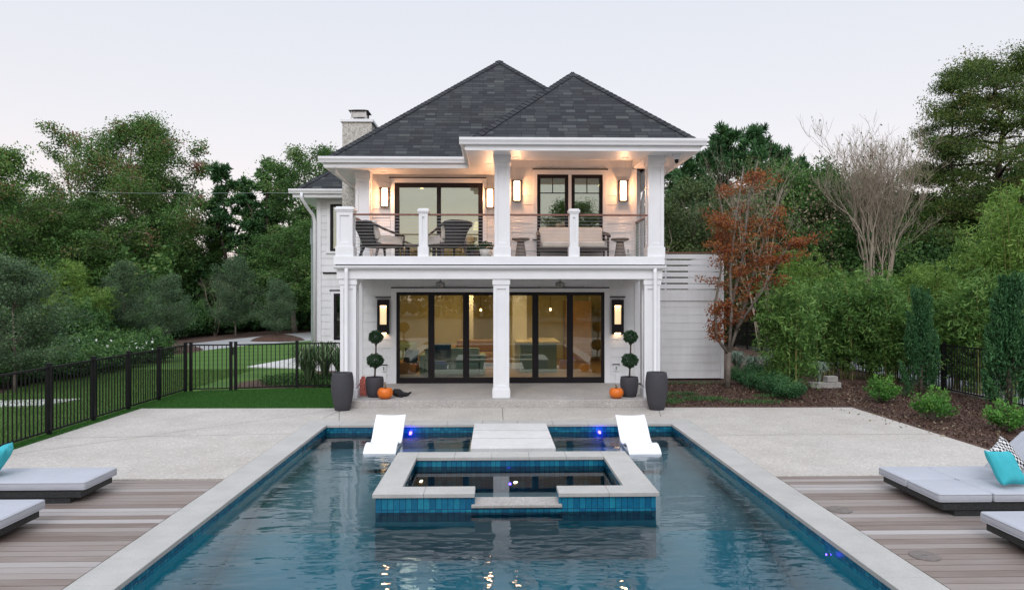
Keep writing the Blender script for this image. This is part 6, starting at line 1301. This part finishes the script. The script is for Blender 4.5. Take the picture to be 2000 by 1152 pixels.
# hedge bushes on the left
GH = 'green bushes beyond the left lawn'
hb = shrub('green_bush', (P(292, 576, 27).x, 27, 0), 'dark leafy bush in the bed behind the middle of the left fence', 'bush', GH, seed=121, H=1.25, R=1.0, n=70, leaf=0.09, asp=0.5, lm='bush', per=40, cr=0.12)
hl = [(60, 22, 1.0, 1.0), (105, 21.5, 1.1, 1.0), (150, 22.5, 1.1, 1.05), (190, 23.5, 1.1, 1.0), (230, 25, 1.1, 1.05), (130, 26, 1.3, 1.2), (30, 20.5, 1.1, 0.9), (250, 29, 1.2, 1.2), (200, 28, 1.3, 1.3), (-20, 19.5, 1.2, 1.0), (80, 25, 1.3, 1.2)]
for k, (px, Y, s, zs) in enumerate(hl): place(hb, px, Y, (s * 0.95, zs * 0.72), k * 1.3, 'green leafy bush in the bed beyond the left lawn, %s from the left edge' % nth([2, 4, 6, 7, 9, 5, 1, 10, 8, 0, 3][k]), GH)
GK = 'hedge bushes behind the driveway'
xx = [(150, 31.5), (185, 33.5), (215, 36.5), (275, 38), (310, 40), (345, 42), (380, 44), (405, 45.5), (435, 47), (485, 50), (520, 51), (550, 52.5), (585, 54), (620, 55), (650, 55)]
for k, (px, Y) in enumerate(xx): place(hb, px, Y, (1.5 + 0.2 * math.sin(k * 2), 1.5 + 0.35 * math.cos(k * 3)), k * 2.1, 'low dark bush lining the far side of the driveway, number %d from the left' % (k + 1), GK); 
for k, o in enumerate([o for o in COL.objects if o.parent is None and o.get('group') == GK]): o['label'] = 'low dark bush lining the far side of the driveway, %s' % ('nearest the left edge' if k == 0 else ['second','third','fourth','fifth','sixth','seventh','eighth','ninth','tenth','eleventh','twelfth','thirteenth','fourteenth'][k - 1] + ' from the left' if k < 14 else 'nearest the house wing')
fl = np.random.default_rng(9); C = np.array([[P(px, 0, Y).x, Y, z] for px, Y, z in zip(fl.uniform(140, 300, 34), fl.uniform(23.5, 27, 34), fl.uniform(0.6, 0.95, 34))]); o = link('white_blossom', leaves(fl, 'white_blossom', C, 0.09, 0.9, LM['white'], fl.random(34))); tag(o, 'scattered white blossoms on the bushes behind the left fence', 'blossom', kind='stuff')
# ---------------- far-off wood and ground cover as stuff
def wood_mass(name, seed, n, pxr, Yr, top, lm, lab, leaf=0.34, per=14):
    rng = np.random.default_rng(seed); m = n // per; px = rng.uniform(*pxr, m); Y = rng.uniform(*Yr, m); tops = np.array([top(p) for p in px]); u = rng.random(m) ** 0.85
    X = np.array([P(a, 576, b).x for a, b in zip(px, Y)]); Z = u * (HC + (576 - tops) / F * Y) ; cs = np.stack([X, Y, Z], 1)
    C, T = clumps(rng, cs, per, 0.42, 0.8, tvar=0.3); C[:, 2] = np.maximum(C[:, 2], 0.02); o = link(name, leaves(rng, name, C, leaf, 0.65, LM[lm], T)); tag(o, lab, 'woodland', kind='stuff'); return o
tl = lambda p: 478 + 28 * math.sin(p * 0.035) + 18 * math.sin(p * 0.11 + 1) + (10 if p > 330 else -25) + (35 if 425 < p < 525 else 0)
wood_mass('distant_wood', 201, 130000, (-260, 700), (50, 60), tl, 'dark', 'dark massed undergrowth of the wood behind the driveway')
wood_mass('distant_wood', 202, 60000, (-220, 330), (44, 50), lambda p: 500 + 25 * math.sin(p * 0.05), 'mid', 'green undergrowth of the wood on the left', 0.26)
wood_mass('distant_wood', 203, 120000, (1220, 2300), (40, 48), lambda p: 430 + 30 * math.sin(p * 0.03) + 15 * math.sin(p * 0.1), 'dark', 'dark massed undergrowth of the wood on the right')
wood_mass('distant_wood', 204, 40000, (1290, 1700), (36, 40), lambda p: 470 + 25 * math.sin(p * 0.04), 'mid', 'green undergrowth of the wood behind the red leaved tree', 0.22)
wood_mass('distant_wood', 205, 60000, (1560, 2250), (33, 40), lambda p: 480 + 25 * math.sin(p * 0.04), 'bush', 'leafy undergrowth of the wood beyond the right fence', 0.18)
wood_mass('distant_wood', 206, 9000, (1400, 1640), (33, 37), lambda p: 390 + 30 * math.sin(p * 0.05), 'tan', 'tan twiggy brush among the trees on the right', 0.14, 8)
rng = np.random.default_rng(210); bw = []
def cover(name, lab, cat, pts, n, leaf, asp, lm, h, upk=0.5):
    rng = np.random.default_rng(len(name) + n); cs = []
    for (x, y, rx, ry, w) in pts:
        m = int(n * w); a = rng.uniform(0, 6.28, m); q = np.sqrt(rng.random(m)); cs.append(np.stack([x + np.cos(a) * q * rx, y + np.sin(a) * q * ry, rng.uniform(0.01, h, m)], 1))
    C = np.concatenate(cs); o = link(name, leaves(rng, name, C, leaf, asp, LM[lm], rng.uniform(0, 1, len(C)), (0, 0, 1), upk)); tag(o, lab, cat, kind='stuff'); return o
cover('ground_cover', 'low green ground cover in the bed under the strap leaved plants', 'ground cover', [(-5.4, 20.6, 1.3, 1.3, 0.6), (-4.3, 19.6, 0.7, 0.3, 0.4)], 9000, 0.06, 0.5, 'bush', 0.16)
cover('ground_cover', 'patchy low ground cover in the mulch right of the porch', 'ground cover', [(4.1, 16.6, 0.35, 0.5, 0.2), (5.0, 16.8, 0.55, 0.28, 0.25), (6.0, 16.3, 0.7, 0.25, 0.2), (4.6, 17.6, 0.5, 0.25, 0.15), (5.4, 19.8, 1.0, 0.2, 0.1), (6.7, 17.2, 0.4, 0.25, 0.1)], 2600, 0.05, 0.45, 'dark', 0.08)
cover('dry_leaves', 'scattered dry yellow leaves on the mulch', 'leaves', [(9.5, 15.0, 2.2, 4.0, 0.7), (6.5, 17.5, 2.5, 1.6, 0.3)], 900, 0.06, 0.5, 'tan', 0.03, 0.0)
# mulch chips
ch = np.random.default_rng(220); n = 26000; C = np.stack([ch.uniform(3.8, 11.7, n), ch.uniform(10.5, 20, n), ch.uniform(0.0, 0.03, n)], 1); C = C[(C[:, 1] > 15.75) | (C[:, 0] > 8.05)]
cm = leafmat('bark_chips', [(0, (0.03, 0.015, 0.011)), (0.6, (0.09, 0.045, 0.032)), (0.93, (0.14, 0.08, 0.06)), (1, (0.30, 0.22, 0.16))], 0.0, 0.9, g=1)
LM['chip'] = cm; o = link('bark_chips', leaves(ch, 'bark_chips', C, 0.06, 0.35, cm, ch.random(len(C)), (1, 0.2, 0), 0.3)); tag(o, 'brown bark chips covering the right bed', 'mulch', kind='stuff')
# grass blades
def blades(name, lab, poly, n, h, mt, seed):
    rg = np.random.default_rng(seed); xs_ = [p[0] for p in poly]; ys_ = [p[1] for p in poly]; C = np.stack([rg.uniform(min(xs_), max(xs_), n), rg.uniform(min(ys_), max(ys_), n), np.zeros(n)], 1); ok = np.zeros(n, bool); j = len(poly) - 1
    for i in range(len(poly)):
        xi, yi = poly[i]; xj, yj = poly[j]; cnd = ((yi > C[:, 1]) != (yj > C[:, 1])) & (C[:, 0] < (xj - xi) * (C[:, 1] - yi) / (yj - yi + 1e-9) + xi); ok ^= cnd; j = i
    C = C[ok]; C[:, 2] = h * 0.4; o = link(name, leaves(rg, name, C, h, 0.22, mt, rg.random(len(C)), (0, 0, 1), 0.62)); tag(o, lab, 'grass', kind='stuff')
gm = leafmat('turf_blades', [(0, (0.018, 0.07, 0.010)), (0.6, (0.035, 0.115, 0.02)), (1, (0.07, 0.17, 0.035))], 0.2, 0.7, g=1.35); gm2 = leafmat('lawn_blades', [(0, (0.05, 0.11, 0.022)), (0.6, (0.085, 0.17, 0.035)), (1, (0.15, 0.23, 0.07))], 0.2, 0.7, g=1)
blades('grass', 'short dark green turf between the deck and the gate', [(-7.79, 15.87), (-3.6, 15.8), (-3.6, 19.15), (-5.3, 19.12), (-7.9, 18.5)], 90000, 0.035, gm, 1)
blades('grass', 'strip of dark turf under the left fence', [(-8.05, 6), (-7.79, 6), (-7.79, 18.5), (-8.05, 18.5)], 16000, 0.035, gm, 2)
blades('grass', 'mown lighter lawn beyond the left fence', [(-8.05, 9), (-8.05, 24), (-14.0, 24), (-10.9, 13), (-10.7, 9)], 110000, 0.05, gm2, 3)
# ---------------- trees behind the camera, seen in the window and pool reflections
for k, (x, y, s, zs, rz) in enumerate(((7.5, -30, 1.3, 0.95, 0.4), (-22, -38, 1.2, 0.7, 2.0), (24, -36, 1.4, 0.95, 3.2), (-34, -30, 1.3, 0.8, 5.0), (36, -30, 1.4, 1.0, 1.2))):
    c = copy_tree(etree); c.location = (x, y, 0); c.scale = (s, s, zs); c.rotation_euler = (0, 0, rz); c['label'] = 'green tree standing %s behind the camera, reflected in the glass' % ['slightly to the right', 'to the left', 'well to the right', 'far to the left', 'far to the right'][k]; c['group'] = 'trees behind the camera'
wood_mass_b = np.random.default_rng(300); m = 2600; cs = np.stack([wood_mass_b.uniform(-50, 50, m), wood_mass_b.uniform(-52, -44, m), wood_mass_b.uniform(0, 1, m) * 6.0], 1); C, T = clumps(wood_mass_b, cs, 12, 0.6, 0.8)
o = link('distant_wood', leaves(wood_mass_b, 'distant_wood', C, 0.5, 0.7, LM['dark'], T)); tag(o, 'low tree line behind the camera', 'woodland', kind='stuff')
